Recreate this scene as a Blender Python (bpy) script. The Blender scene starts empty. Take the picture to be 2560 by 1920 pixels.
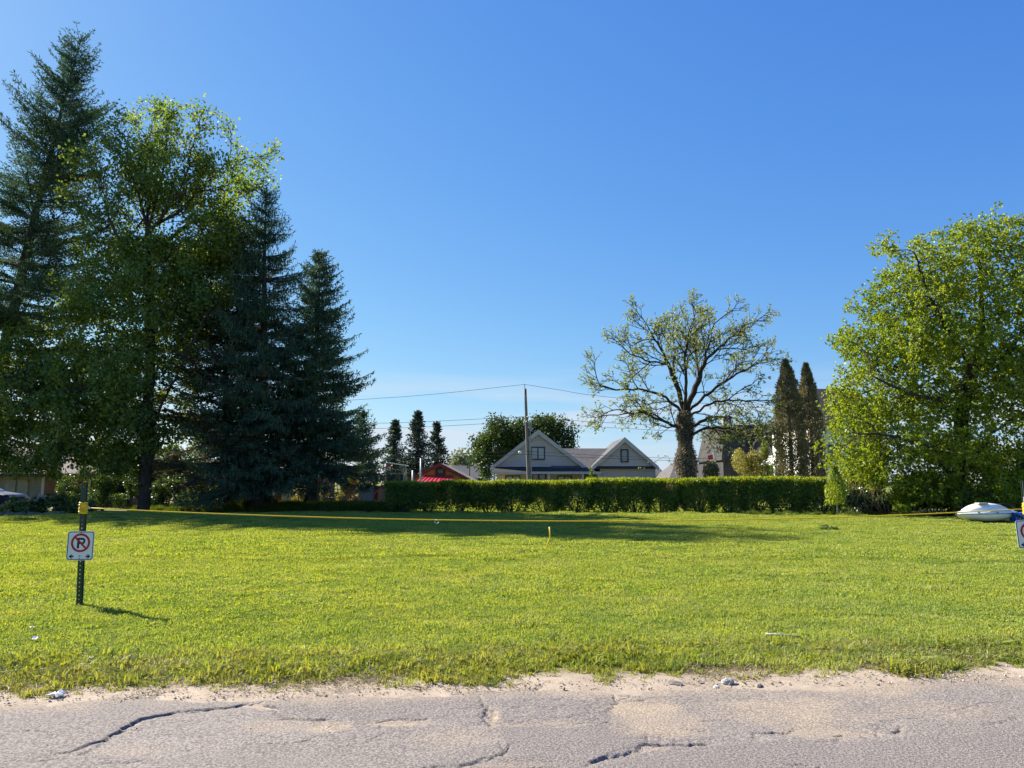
import bpy, bmesh, math, random
import numpy as np
from mathutils import Vector, Matrix

R = math.radians
rng = np.random.default_rng(7)
random.seed(7)
SC = bpy.context.scene
COL = SC.collection

# ------------------------------------------------------------------ camera
CAM_H, PITCH, FPX = 1.5, R(7.26), 1923.0
cam_d = bpy.data.cameras.new('camera')
cam = bpy.data.objects.new('camera', cam_d)
COL.objects.link(cam)
cam_d.sensor_width = 36.0
cam_d.lens = 36.0 * FPX / 2560.0
cam_d.clip_start, cam_d.clip_end = 0.1, 6000
cam.location = (0, 0, CAM_H)
cam.rotation_euler = (R(90) + PITCH, 0, 0)
SC.camera = cam

# ------------------------------------------------------------------ light
SUN_EL, SUN_AZ = R(36), R(55)           # azimuth measured from +Y towards -X
S = Vector((-math.sin(SUN_AZ) * math.cos(SUN_EL), math.cos(SUN_AZ) * math.cos(SUN_EL), math.sin(SUN_EL)))
sun_d = bpy.data.lights.new('sun', 'SUN')
sun_d.energy = 5.0
sun_d.angle = R(0.55)
sun_d.color = (1.0, 0.93, 0.80)
sun = bpy.data.objects.new('sun', sun_d)
COL.objects.link(sun)
sun.rotation_euler = S.to_track_quat('Z', 'Y').to_euler()
sun.location = (-40, 30, 40)

world = bpy.data.worlds.new('World')
SC.world = world
world.use_nodes = True
wn, wl = world.node_tree.nodes, world.node_tree.links
wn.clear()
w_out = wn.new('ShaderNodeOutputWorld')
w_bg = wn.new('ShaderNodeBackground')
w_sky = wn.new('ShaderNodeTexSky')
w_sky.sky_type = 'NISHITA'
w_sky.sun_disc = False
w_sky.sun_elevation = SUN_EL
w_sky.sun_rotation = -SUN_AZ
w_sky.altitude = 200
w_sky.air_density = 1.0
w_sky.dust_density = 0.3
w_sky.ozone_density = 3.0
w_bg.inputs['Strength'].default_value = 0.15
# thin cirrus streaks low over the horizon
w_tc = wn.new('ShaderNodeTexCoord')
w_map = wn.new('ShaderNodeMapping')
w_map.inputs['Scale'].default_value = (2.0, 2.0, 30)
w_noise = wn.new('ShaderNodeTexNoise')
w_noise.inputs['Scale'].default_value = 1.6
w_noise.inputs['Detail'].default_value = 5
w_ramp = wn.new('ShaderNodeMapRange')
w_ramp.inputs['From Min'].default_value = 0.45
w_ramp.inputs['From Max'].default_value = 0.64
w_sep = wn.new('ShaderNodeSeparateXYZ')
w_band = wn.new('ShaderNodeValToRGB')
el = w_band.color_ramp.elements
el[0].position, el[0].color = 0.07, (1, 1, 1, 1)
el[1].position, el[1].color = 0.15, (0, 0, 0, 1)
w_mul = wn.new('ShaderNodeMath'); w_mul.operation = 'MULTIPLY'
w_mul2 = wn.new('ShaderNodeMath'); w_mul2.operation = 'MULTIPLY'; w_mul2.inputs[1].default_value = 0.9
w_mix = wn.new('ShaderNodeMixRGB')
w_mix.inputs['Color2'].default_value = (1.75, 2.0, 2.3, 1)
EXPO = 1.4
# the photograph's own colour response, applied alike to the whole sky: value -> k * value ** g per channel
w_in = wn.new('ShaderNodeVectorMath'); w_in.operation = 'SCALE'; w_in.inputs['Scale'].default_value = 0.1*2**0.35
w_s = wn.new('ShaderNodeSeparateXYZ'); w_c = wn.new('ShaderNodeCombineXYZ')
w_o = wn.new('ShaderNodeVectorMath'); w_o.operation = 'SCALE'; w_o.inputs['Scale'].default_value = 1/(0.15*2**EXPO)
wl.new(w_sky.outputs['Color'], w_in.inputs[0]); wl.new(w_in.outputs[0], w_s.inputs[0])
for i, (k, gm) in enumerate(((0.80, 1.12), (0.87, 0.82), (1.0, 0.34))):
    p_ = wn.new('ShaderNodeMath'); p_.operation = 'POWER'; p_.inputs[1].default_value = gm
    q_ = wn.new('ShaderNodeMath'); q_.operation = 'MULTIPLY'; q_.inputs[1].default_value = k
    wl.new(w_s.outputs[i], p_.inputs[0]); wl.new(p_.outputs[0], q_.inputs[0]); wl.new(q_.outputs[0], w_c.inputs[i])
wl.new(w_c.outputs[0], w_o.inputs[0])
wl.new(w_tc.outputs['Generated'], w_map.inputs['Vector'])
wl.new(w_map.outputs['Vector'], w_noise.inputs['Vector'])
wl.new(w_noise.outputs['Fac'], w_ramp.inputs['Value'])
wl.new(w_tc.outputs['Generated'], w_sep.inputs['Vector'])
wl.new(w_sep.outputs['Z'], w_band.inputs['Fac'])
wl.new(w_ramp.outputs['Result'], w_mul.inputs[0])
wl.new(w_band.outputs['Color'], w_mul.inputs[1])
wl.new(w_mul.outputs['Value'], w_mul2.inputs[0])
wl.new(w_o.outputs[0], w_mix.inputs['Color1'])
wl.new(w_mul2.outputs['Value'], w_mix.inputs['Fac'])
wl.new(w_mix.outputs['Color'], w_bg.inputs['Color'])
wl.new(w_bg.outputs['Background'], w_out.inputs['Surface'])

SC.view_settings.view_transform = 'Standard'
SC.view_settings.look = 'None'
SC.view_settings.gamma = 1.0
SC.view_settings.exposure = EXPO
SC.render.engine = 'CYCLES'
SC.cycles.max_bounces = 10
SC.cycles.diffuse_bounces = 5
SC.cycles.transmission_bounces = 6
SC.cycles.use_denoising = True

# ------------------------------------------------------------------ helpers
cp, sp = math.cos(PITCH), math.sin(PITCH)

def at(px, py, Y):
    """world point that stands Y metres in front of the viewer in the direction of a photo pixel"""
    xc, yc = (px - 1280) / FPX, (960 - py) / FPX
    d = Vector((xc, cp - yc * sp, sp + yc * cp))
    t = Y / d.y
    return Vector((d.x * t, Y, CAM_H + d.z * t))

def mpp(Y):
    return Y * 0.992 / FPX       # metres per photo pixel at that depth

def tag(o, label=None, cat=None, group=None, kind=None):
    if label: o['label'] = label
    if cat: o['category'] = cat
    if group: o['group'] = group
    if kind: o['kind'] = kind
    return o

def thing(name, label, cat, loc=(0, 0, 0), group=None, rotz=0.0):
    o = bpy.data.objects.new(name, None)
    o.empty_display_size = 0.2
    COL.objects.link(o)
    o.location = loc
    o.rotation_euler = (0, 0, rotz)
    return tag(o, label, cat, group)

def root_of(o):
    while o.parent is not None:
        o = o.parent
    return o

def link(name, me, mat, parent=None, local=False, origin=None):
    """link a mesh made in world coordinates; under a parent it is shifted to that thing's own origin"""
    o = bpy.data.objects.new(name, me)
    COL.objects.link(o)
    if mat is not None:
        me.materials.append(mat)
    if parent is not None:
        o.parent = parent
        if not local:
            me.transform(Matrix.Translation(-Vector(root_of(parent).location)))
    elif origin is not None:
        me.transform(Matrix.Translation(-Vector(origin)))
        o.location = origin
    return o

def np_mesh(name, V, F, smooth=False):
    """V (n,3), F (m,k) with k = 3 or 4"""
    V = np.ascontiguousarray(V, dtype=np.float32)
    F = np.ascontiguousarray(F, dtype=np.int32)
    me = bpy.data.meshes.new(name)
    m, k = F.shape
    me.vertices.add(len(V)); me.vertices.foreach_set('co', V.ravel())
    me.loops.add(m * k); me.loops.foreach_set('vertex_index', F.ravel())
    me.polygons.add(m)
    me.polygons.foreach_set('loop_start', np.arange(0, m * k, k, dtype=np.int32))
    if smooth:
        me.polygons.foreach_set('use_smooth', np.ones(m, dtype=bool))
    me.update(calc_edges=True)
    return me

class B:
    """collects solid shapes into one mesh, in world (or local) coordinates"""
    def __init__(self): self.v, self.f = [], []
    def box(self, x0, x1, y0, y1, z0, z1):
        n = len(self.v)
        self.v += [(x0,y0,z0),(x1,y0,z0),(x1,y1,z0),(x0,y1,z0),(x0,y0,z1),(x1,y0,z1),(x1,y1,z1),(x0,y1,z1)]
        self.f += [tuple(n+i for i in q) for q in ((0,3,2,1),(4,5,6,7),(0,1,5,4),(1,2,6,5),(2,3,7,6),(3,0,4,7))]
        return self
    def prism(self, pts, vec):
        """polygon pts (3D, planar) extruded along vec"""
        n, k = len(self.v), len(pts)
        vec = Vector(vec)
        P = [Vector(p) for p in pts]
        nrm = Vector((0,0,0))
        for i in range(k): nrm += P[i].cross(P[(i+1) % k])
        if nrm.dot(vec) > 0: P = P[::-1]
        self.v += [tuple(p) for p in P] + [tuple(p + vec) for p in P]
        self.f.append(tuple(range(n, n+k)))
        self.f.append(tuple(range(n+2*k-1, n+k-1, -1)))
        for i in range(k):
            j = (i+1) % k
            self.f.append((n+i, n+k+i, n+k+j, n+j))
        return self
    def bar(self, p, q, w, h, up=(0,0,1)):
        p, q = Vector(p), Vector(q)
        d = (q-p).normalized(); u = Vector(up)
        s = d.cross(u)
        if s.length < 1e-4: s = Vector((1,0,0))
        s.normalize(); u = s.cross(d).normalized()
        s *= w/2; u *= h/2
        return self.prism([p-s-u, p+s-u, p+s+u, p-s+u], q-p)
    def tube(self, pts, rad, sides=8, cap=True):
        P = [Vector(p) for p in pts]
        if not hasattr(rad, '__len__'): rad = [rad]*len(P)
        n0 = len(self.v); a = None
        for i, p in enumerate(P):
            d = (P[min(i+1,len(P)-1)] - P[max(i-1,0)]).normalized()
            if a is None:
                a = d.cross(Vector((0,0,1)))
                if a.length < 1e-3: a = Vector((1,0,0))
            a = (a - d*a.dot(d)).normalized()
            b = d.cross(a)
            for s in range(sides):
                t = 2*math.pi*s/sides
                self.v.append(tuple(p + (a*math.cos(t) + b*math.sin(t))*rad[i]))
        for i in range(len(P)-1):
            for s in range(sides):
                t = (s+1) % sides
                self.f.append((n0+i*sides+s, n0+i*sides+t, n0+(i+1)*sides+t, n0+(i+1)*sides+s))
        if cap:
            self.f.append(tuple(n0+s for s in range(sides))[::-1])
            self.f.append(tuple(n0+(len(P)-1)*sides+s for s in range(sides)))
        return self
    def poly(self, pts):
        n = len(self.v); self.v += [tuple(p) for p in pts]; self.f.append(tuple(range(n, n+len(pts)))); return self
    def build(self, name, mat, parent=None, smooth=False, local=False, origin=None, bevel=0):
        me = bpy.data.meshes.new(name)
        me.from_pydata(self.v, [], self.f)
        bm = bmesh.new(); bm.from_mesh(me)
        bmesh.ops.recalc_face_normals(bm, faces=bm.faces)
        if bevel: bmesh.ops.bevel(bm, geom=list(bm.edges), offset=bevel, segments=1, affect='EDGES', clamp_overlap=True)
        bm.to_mesh(me); bm.free()
        if smooth: me.polygons.foreach_set('use_smooth', [True]*len(me.polygons))
        return link(name, me, mat, parent, local, origin)

def fbm(x, y, seed=0, octs=4, f0=1.0):
    """cheap smooth noise from rotated sines; arrays in, about -1..1 out"""
    r = np.random.default_rng(seed)
    out = np.zeros_like(x, dtype=float); amp = 1.0; tot = 0
    f = f0
    for o in range(octs):
        acc = np.zeros_like(out)
        for k in range(4):
            a = r.uniform(0, 2*np.pi); ph = r.uniform(0, 2*np.pi, 2); g = f*r.uniform(0.7, 1.4)
            u = (x*np.cos(a) + y*np.sin(a))*g + ph[0]
            w = (-x*np.sin(a) + y*np.cos(a))*g*0.8 + ph[1]
            acc += np.sin(u + 1.3*np.sin(w))
        out += amp*acc/2.6; tot += amp
        amp *= 0.55; f *= 2.1
    return out/tot

# ------------------------------------------------------------------ materials
def new_mat(name):
    m = bpy.data.materials.new(name); m.use_nodes = True
    n, l = m.node_tree.nodes, m.node_tree.links
    n.clear()
    out = n.new('ShaderNodeOutputMaterial')
    return m, n, l, out

def pmat(name, col, rough=0.7, var=0.18, scale=4.0, bump=0.0, bscale=40.0, spec=0.3, metal=0.0, stretch=(1,1,1), col2=None, coat=0.0):
    m, n, l, out = new_mat(name)
    bs = n.new('ShaderNodeBsdfPrincipled')
    bs.inputs['Roughness'].default_value = rough
    bs.inputs['Specular IOR Level'].default_value = spec
    bs.inputs['Metallic'].default_value = metal
    bs.inputs['Coat Weight'].default_value = coat
    tc = n.new('ShaderNodeTexCoord'); mp = n.new('ShaderNodeMapping'); mp.inputs['Scale'].default_value = stretch
    nz = n.new('ShaderNodeTexNoise'); nz.inputs['Scale'].default_value = scale; nz.inputs['Detail'].default_value = 6
    nz.inputs['Roughness'].default_value = 0.65
    mr = n.new('ShaderNodeMapRange'); mr.inputs['From Min'].default_value = 0.3; mr.inputs['From Max'].default_value = 0.7
    mx = n.new('ShaderNodeMixRGB')
    c2 = col2 if col2 else tuple(min(1, c*(1+var)+0.01*var) for c in col)
    c1 = col if col2 else tuple(c*(1-var) for c in col)
    mx.inputs['Color1'].default_value = (*c1, 1); mx.inputs['Color2'].default_value = (*c2, 1)
    l.new(tc.outputs['Object'], mp.inputs['Vector']); l.new(mp.outputs['Vector'], nz.inputs['Vector'])
    l.new(nz.outputs['Fac'], mr.inputs['Value']); l.new(mr.outputs['Result'], mx.inputs['Fac'])
    l.new(mx.outputs['Color'], bs.inputs['Base Color'])
    if bump:
        n2 = n.new('ShaderNodeTexNoise'); n2.inputs['Scale'].default_value = bscale; n2.inputs['Detail'].default_value = 6
        bp = n.new('ShaderNodeBump'); bp.inputs['Strength'].default_value = bump; bp.inputs['Distance'].default_value = 0.05
        l.new(mp.outputs['Vector'], n2.inputs['Vector']); l.new(n2.outputs['Fac'], bp.inputs['Height']); l.new(bp.outputs['Normal'], bs.inputs['Normal'])
    l.new(bs.outputs['BSDF'], out.inputs['Surface'])
    return m

def leaf_mat(name, a, b, trans=0.4, gloss=0.05, rough=0.45, tint=(1.15, 1.1, 0.6), patch=0.35, pscale=0.5, inst=False, c=None):
    """thin leaves: diffuse + light passing through; colour differs leaf by leaf and in loose patches"""
    m, n, l, out = new_mat(name)
    if inst:
        rn = n.new('ShaderNodeObjectInfo').outputs['Random']
    else:
        rn = n.new('ShaderNodeNewGeometry').outputs['Random Per Island']
    ge = n.new('ShaderNodeNewGeometry')
    nz = n.new('ShaderNodeTexNoise'); nz.inputs['Scale'].default_value = pscale; nz.inputs['Detail'].default_value = 4
    l.new(ge.outputs['Position'], nz.inputs['Vector'])
    mr = n.new('ShaderNodeMapRange'); mr.inputs['From Min'].default_value = 0.32; mr.inputs['From Max'].default_value = 0.68
    l.new(nz.outputs['Fac'], mr.inputs['Value'])
    f = n.new('ShaderNodeMix'); f.data_type = 'FLOAT'; f.inputs[0].default_value = patch
    l.new(rn, f.inputs[2]); l.new(mr.outputs['Result'], f.inputs[3])
    cr = n.new('ShaderNodeValToRGB')
    cr.color_ramp.elements[0].position = 0.12; cr.color_ramp.elements[0].color = (*a, 1)
    cr.color_ramp.elements[1].position = 0.8; cr.color_ramp.elements[1].color = (*b, 1)
    if c:
        e = cr.color_ramp.elements.new(0.93); e.color = (*c, 1)
    l.new(f.outputs[0], cr.inputs['Fac'])
    df = n.new('ShaderNodeBsdfDiffuse'); tr = n.new('ShaderNodeBsdfTranslucent')
    tm = n.new('ShaderNodeMixRGB'); tm.blend_type = 'MULTIPLY'; tm.inputs['Fac'].default_value = 1
    tm.inputs['Color2'].default_value = (*tint, 1)
    l.new(cr.outputs['Color'], df.inputs['Color']); l.new(cr.outputs['Color'], tm.inputs['Color1']); l.new(tm.outputs['Color'], tr.inputs['Color'])
    ms = n.new('ShaderNodeMixShader'); ms.inputs['Fac'].default_value = trans
    l.new(df.outputs['BSDF'], ms.inputs[1]); l.new(tr.outputs['BSDF'], ms.inputs[2])
    gl = n.new('ShaderNodeBsdfGlossy'); gl.inputs['Roughness'].default_value = rough; gl.inputs['Color'].default_value = (0.9, 0.95, 1, 1)
    m2 = n.new('ShaderNodeMixShader'); m2.inputs['Fac'].default_value = gloss
    l.new(ms.outputs['Shader'], m2.inputs[1]); l.new(gl.outputs['BSDF'], m2.inputs[2])
    l.new(m2.outputs['Shader'], out.inputs['Surface'])
    return m

M = {}
M['bark'] = pmat('bark', (0.075, 0.058, 0.045), 0.9, 0.45, 3, 0.6, 22, 0.1, stretch=(4, 4, 0.7))
M['bark_dark'] = pmat('bark_dark', (0.062, 0.050, 0.041), 0.9, 0.4, 3, 0.6, 22, 0.1, stretch=(4, 4, 0.7))
M['bark_pale'] = pmat('bark_pale', (0.36, 0.33, 0.29), 0.85, 0.3, 6, 0.3, 30, 0.1)
M['stem'] = pmat('stem', (0.10, 0.075, 0.055), 0.9, 0.35, 6, 0.3, 30, 0.1)
M['dry_stem'] = pmat('dry_stem', (0.30, 0.20, 0.13), 0.9, 0.3, 6, 0.2, 30, 0.1)
M['spruce'] = leaf_mat('spruce_needles', (0.030, 0.072, 0.055), (0.105, 0.155, 0.085), 0.25, 0.012, 0.5, (1.1, 1.15, 0.7), 0.4, 0.35)
M['spruce_dark'] = leaf_mat('spruce_needles_dark', (0.024, 0.062, 0.048), (0.088, 0.138, 0.075), 0.25, 0.012, 0.5, (1.1, 1.15, 0.7), 0.4, 0.35, c=(0.09, 0.09, 0.04))
M['pine'] = leaf_mat('pine_needles', (0.040, 0.060, 0.045), (0.12, 0.11, 0.07), 0.22, 0.012, 0.5, (1.1, 1.0, 0.7), 0.5, 0.3, c=(0.13, 0.09, 0.06))
M['conifer_far'] = leaf_mat('conifer_far', (0.020, 0.040, 0.034), (0.06, 0.085, 0.05), 0.22, 0.04, 0.5, (1.1, 1.1, 0.7), 0.3, 0.4)
M['cedar'] = leaf_mat('cedar_sprays', (0.120, 0.125, 0.060), (0.28, 0.245, 0.13), 0.15, 0.03, 0.6, (1.1, 1.0, 0.7), 0.45, 0.7)
M['maple'] = leaf_mat('maple_leaves', (0.060, 0.155, 0.055), (0.215, 0.275, 0.060), 0.56, 0.02, 0.4, (1.5, 1.3, 0.4), 0.35, 0.4, c=(0.32, 0.31, 0.07))
M['maple_right'] = leaf_mat('fresh_leaves', (0.110, 0.210, 0.028), (0.310, 0.380, 0.034), 0.52, 0.02, 0.4, (1.4, 1.2, 0.3), 0.4, 0.45)
M['walnut'] = leaf_mat('young_leaves', (0.17, 0.22, 0.08), (0.36, 0.39, 0.15), 0.45, 0.02, 0.4, (1.2, 1.15, 0.6), 0.3, 0.5)
M['far_leaves'] = leaf_mat('far_leaves', (0.028, 0.062, 0.016), (0.085, 0.12, 0.028), 0.35, 0.015, 0.4, (1.25, 1.2, 0.5), 0.4, 0.5)
M['far_pale'] = leaf_mat('far_pale_leaves', (0.16, 0.19, 0.12), (0.26, 0.27, 0.17), 0.35, 0.03, 0.5, (1.1, 1.1, 0.7), 0.3, 0.3)
M['hedge'] = leaf_mat('hedge_leaves', (0.050, 0.125, 0.035), (0.17, 0.25, 0.045), 0.40, 0.02, 0.4, (1.5, 1.25, 0.35), 0.3, 0.9)
M['hedge_sunlit_shoots'] = leaf_mat('hedge_sunlit_shoots', (0.17, 0.24, 0.02), (0.33, 0.37, 0.03), 0.5, 0.015, 0.4, (1.3, 1.15, 0.35), 0.2, 0.9)  # new growth, made paler so its colour also carries the sunlit hedge top
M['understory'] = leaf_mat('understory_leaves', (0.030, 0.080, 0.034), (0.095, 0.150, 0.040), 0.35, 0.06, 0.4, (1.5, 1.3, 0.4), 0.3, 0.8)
M['gold'] = leaf_mat('golden_sunlit_leaves', (0.19, 0.19, 0.045), (0.38, 0.36, 0.11), 0.4, 0.04, 0.4, (1.3, 1.15, 0.5), 0.4, 0.8)  # golden leaf colour, brightened to carry the sunlight on these shrubs
M['green_shrub'] = leaf_mat('green_shrub_leaves', (0.06, 0.13, 0.02), (0.14, 0.22, 0.03), 0.42, 0.015, 0.4, (1.3, 1.15, 0.5), 0.4, 0.8)
M['vine'] = leaf_mat('dry_vine', (0.14, 0.115, 0.075), (0.34, 0.285, 0.19), 0.15, 0.03, 0.6, (1.1, 1.0, 0.8), 0.4, 0.9)
M['garden'] = leaf_mat('garden_leaves', (0.05, 0.10, 0.02), (0.15, 0.20, 0.04), 0.4, 0.06, 0.35, (1.4, 1.2, 0.4), 0.3, 1.5)
M['bloom'] = leaf_mat('pale_pink_bloom', (0.50, 0.36, 0.36), (0.65, 0.55, 0.52), 0.3, 0.03, 0.5, (1, 1, 1), 0.2, 2)
# ------------------------------------------------------------------ ground, road, verge, lawn
def edge_y(x): return 5.87 + 0.085*x + 0.03*np.sin(x*1.7 + 0.6) + 0.02*np.sin(x*4.1)
def sstep(a, b, t):
    t = np.clip((t-a)/(b-a), 0, 1); return t*t*(3-2*t)
def lawn_z(x, y):
    x = np.asarray(x, float); y = np.asarray(y, float)
    v = y - edge_y(x)
    z = -0.035*(1 - sstep(0.0, 1.2, v))
    z = z + 0.028*fbm(x, y, 3, 3, 0.55)*sstep(0.6, 3.0, v)
    z = z + 0.10*np.exp(-((x-8)/9.0)**2 - ((y-33.5)/3.5)**2)      # low crest before the hedge
    z = z + 0.22*np.exp(-((x+15.5)/4.5)**2 - ((y-31.5)/2.6)**2)   # hump towards the garden bed
    return z
def lz(x, y): return float(lawn_z(np.array([x]), np.array([y]))[0])

def px_ground(px, py, z=-0.035):
    xc, yc = (px-1280)/FPX, (960-py)/FPX
    d = np.array([xc, cp - yc*sp, sp + yc*cp]); t = (z-CAM_H)/d[2]
    return d[0]*t, d[1]*t

def axis(fine0, fine1, step, lo, hi, grow=1.35):
    a = list(np.arange(fine0, fine1+1e-6, step)); s = step
    while a[-1] < hi: s *= grow; a.append(min(hi, a[-1]+s))
    s = step
    while a[0] > lo: s *= grow; a.insert(0, max(lo, a[0]-s))
    return np.array(a)

def grid_mesh(name, X, Y, Z, attrs=None):
    ny, nx = X.shape
    V = np.stack([X.ravel(), Y.ravel(), Z.ravel()], 1)
    i = np.arange(ny*nx).reshape(ny, nx)
    F = np.stack([i[:-1,:-1].ravel(), i[:-1,1:].ravel(), i[1:,1:].ravel(), i[1:,:-1].ravel()], 1)
    me = np_mesh(name, V, F, True)
    for k, a in (attrs or {}).items():
        at_ = me.attributes.new(k, 'FLOAT', 'POINT'); at_.data.foreach_set('value', np.ascontiguousarray(a.ravel(), dtype=np.float32))
    return me

def ground_mat(name, builder):
    m, n, l, out = new_mat(name)
    bs = n.new('ShaderNodeBsdfPrincipled'); bs.inputs['Roughness'].default_value = 0.9; bs.inputs['Specular IOR Level'].default_value = 0.15
    builder(n, l, bs); l.new(bs.outputs['BSDF'], out.inputs['Surface'])
    return m
def nnode(n, l, scale, detail=6, rough=0.6, lo=0.35, hi=0.65):
    ge = n.new('ShaderNodeNewGeometry'); nz = n.new('ShaderNodeTexNoise')
    nz.inputs['Scale'].default_value = scale; nz.inputs['Detail'].default_value = detail; nz.inputs['Roughness'].default_value = rough
    mr = n.new('ShaderNodeMapRange'); mr.inputs['From Min'].default_value = lo; mr.inputs['From Max'].default_value = hi
    l.new(ge.outputs['Position'], nz.inputs['Vector']); l.new(nz.outputs['Fac'], mr.inputs['Value'])
    return mr.outputs['Result'], nz.outputs['Fac']
def mixc(n, l, fac, a, b, blend='MIX'):
    mx = n.new('ShaderNodeMixRGB'); mx.blend_type = blend
    for s, v in ((mx.inputs['Fac'], fac), (mx.inputs['Color1'], a), (mx.inputs['Color2'], b)):
        if isinstance(v, (int, float)): s.default_value = v
        elif isinstance(v, tuple): s.default_value = (*v, 1)
        else: l.new(v, s)
    return mx.outputs['Color']
def attr(n, name):
    a = n.new('ShaderNodeAttribute'); a.attribute_name = name; return a.outputs['Fac']

def asphalt(n, l, bs):
    big, _ = nnode(n, l, 1.3, 5, 0.6)
    grain, g_raw = nnode(n, l, 62, 3, 0.75, 0.41, 0.60)
    fine, f_raw = nnode(n, l, 190, 2, 0.6, 0.40, 0.62)
    c = mixc(n, l, big, (0.143, 0.125, 0.113), (0.185, 0.162, 0.145))
    c = mixc(n, l, grain, mixc(n, l, 0.62, c, (0.055, 0.048, 0.045)), mixc(n, l, 0.52, c, (0.46, 0.405, 0.36)))
    c = mixc(n, l, mulf(n, l, fine, 0.35), c, (0.28, 0.25, 0.23))
    c = mixc(n, l, attr(n, 'tone'), mixc(n, l, 0.62, c, mixc(n, l, 1.0, c, (0.72, 0.70, 0.74), 'MULTIPLY')), mixc(n, l, 0.62, c, mixc(n, l, 1.0, c, (1.35, 1.33, 1.28), 'MULTIPLY')))
    c = mixc(n, l, mulf(n, l, attr(n, 'sand'), 0.62), c, mixc(n, l, grain, (0.34, 0.255, 0.165), (0.52, 0.41, 0.28)))
    c = mixc(n, l, attr(n, 'crack'), c, (0.035, 0.032, 0.03))
    l.new(c, bs.inputs['Base Color'])
    bp = n.new('ShaderNodeBump'); bp.inputs['Strength'].default_value = 0.9; bp.inputs['Distance'].default_value = 0.012
    ad = n.new('ShaderNodeMath'); ad.operation = 'MULTIPLY_ADD'; ad.inputs[1].default_value = 0.4
    l.new(f_raw, ad.inputs[0]); l.new(g_raw, ad.inputs[2])
    l.new(ad.outputs[0], bp.inputs['Height']); l.new(bp.outputs['Normal'], bs.inputs['Normal'])
def mulf(n, l, v, k):
    m = n.new('ShaderNodeMath'); m.operation = 'MULTIPLY'; l.new(v, m.inputs[0]); m.inputs[1].default_value = k; return m.outputs[0]
def sandm(n, l, bs):
    big, _ = nnode(n, l, 2.5, 6, 0.65)
    grain, g_raw = nnode(n, l, 120, 4, 0.7, 0.3, 0.7)
    c = mixc(n, l, big, (0.32, 0.255, 0.19), (0.46, 0.375, 0.285))
    grain2, _ = nnode(n, l, 45, 4, 0.75, 0.44, 0.60)
    c = mixc(n, l, mulf(n, l, grain, 0.5), c, (0.20, 0.15, 0.11))
    c = mixc(n, l, mulf(n, l, grain2, 0.35), c, (0.50, 0.41, 0.32))
    c = mixc(n, l, attr(n, 'thatch'), c, mixc(n, l, grain, (0.12, 0.10, 0.045), (0.26, 0.21, 0.10)))
    l.new(c, bs.inputs['Base Color'])
    bp = n.new('ShaderNodeBump'); bp.inputs['Strength'].default_value = 0.6; bp.inputs['Distance'].default_value = 0.01
    l.new(g_raw, bp.inputs['Height']); l.new(bp.outputs['Normal'], bs.inputs['Normal'])
def lawnm(n, l, bs):
    big, _ = nnode(n, l, 0.35, 6, 0.65)
    mid, _ = nnode(n, l, 9, 6, 0.7)
    c = mixc(n, l, big, (0.10, 0.125, 0.010), (0.15, 0.165, 0.016))
    c = mixc(n, l, mulf(n, l, mid, 0.6), c, (0.15, 0.14, 0.05))
    l.new(c, bs.inputs['Base Color'])

# --- road
CRACKS_PX = [
 ([(158,1880),(202,1867),(269,1845),(300,1826),(348,1797),(405,1786),(475,1774),(538,1769),(601,1763),(652,1761),(694,1769)], 0.014, 1.0),
 ([(640,1763),(694,1769),(697,1794),(760,1796),(823,1795)], 0.012, 0.8),
 ([(944,1804),(988,1797),(1067,1796)], 0.010, 0.6),
 ([(1203,1744),(1219,1769),(1210,1797),(1226,1809)], 0.012, 0.9),
 ([(1226,1809),(1340,1812),(1382,1813)], 0.007, 0.5),
 ([(1064,1918),(1178,1908),(1257,1883),(1270,1870)], 0.010, 0.8),
 ([(1130,1918),(1215,1905),(1262,1886)], 0.009, 0.7),
 ([(763,1851),(811,1832),(826,1807)], 0.008, 0.5),
 ([(640,1854),(719,1858),(763,1851)], 0.007, 0.45),
 ([(240,1906),(330,1905),(375,1897)], 0.008, 0.6),
 ([(1515,1775),(1537,1763),(1537,1737),(1572,1744),(1642,1753)], 0.010, 0.6),
 ([(1382,1813),(1468,1804),(1544,1802)], 0.006, 0.4),
 ([(1480,1905),(1540,1889),(1594,1875),(1607,1858),(1639,1859),(1689,1858),(1724,1861),(1762,1857)], 0.014, 1.0),
 ([(1540,1889),(1580,1882),(1605,1868)], 0.009, 0.6),
 ([(1713,1819),(1762,1823)], 0.009, 0.5),
 ([(1882,1842),(1885,1828),(1964,1829)], 0.014, 1.0),
 ([(2053,1851),(2094,1845)], 0.010, 0.8),
 ([(2088,1836),(2104,1834)], 0.010, 0.8),
 ([(2237,1829),(2246,1820)], 0.012, 0.9),
 ([(2189,1832),(2199,1839)], 0.010, 0.8),
]
xs = axis(-4.7, 4.9, 0.0115, -70, 70, 1.5)
vs = axis(-1.75, 0.25, 0.0115, -7.2, 0.25, 1.5)
Xr, Vr = np.meshgrid(xs, vs)
Yr = edge_y(Xr) + Vr
Zr = -0.035 + 0.006*fbm(Xr, Yr, 11, 3, 1.1) + 0.0022*fbm(Xr, Yr, 12, 3, 9.0)
crack = np.zeros_like(Zr)
jit = np.random.default_rng(5)
fx, fy = fbm(Xr, Yr, 21, 3, 14.0)*0.016, fbm(Xr, Yr, 22, 3, 14.0)*0.016
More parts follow.
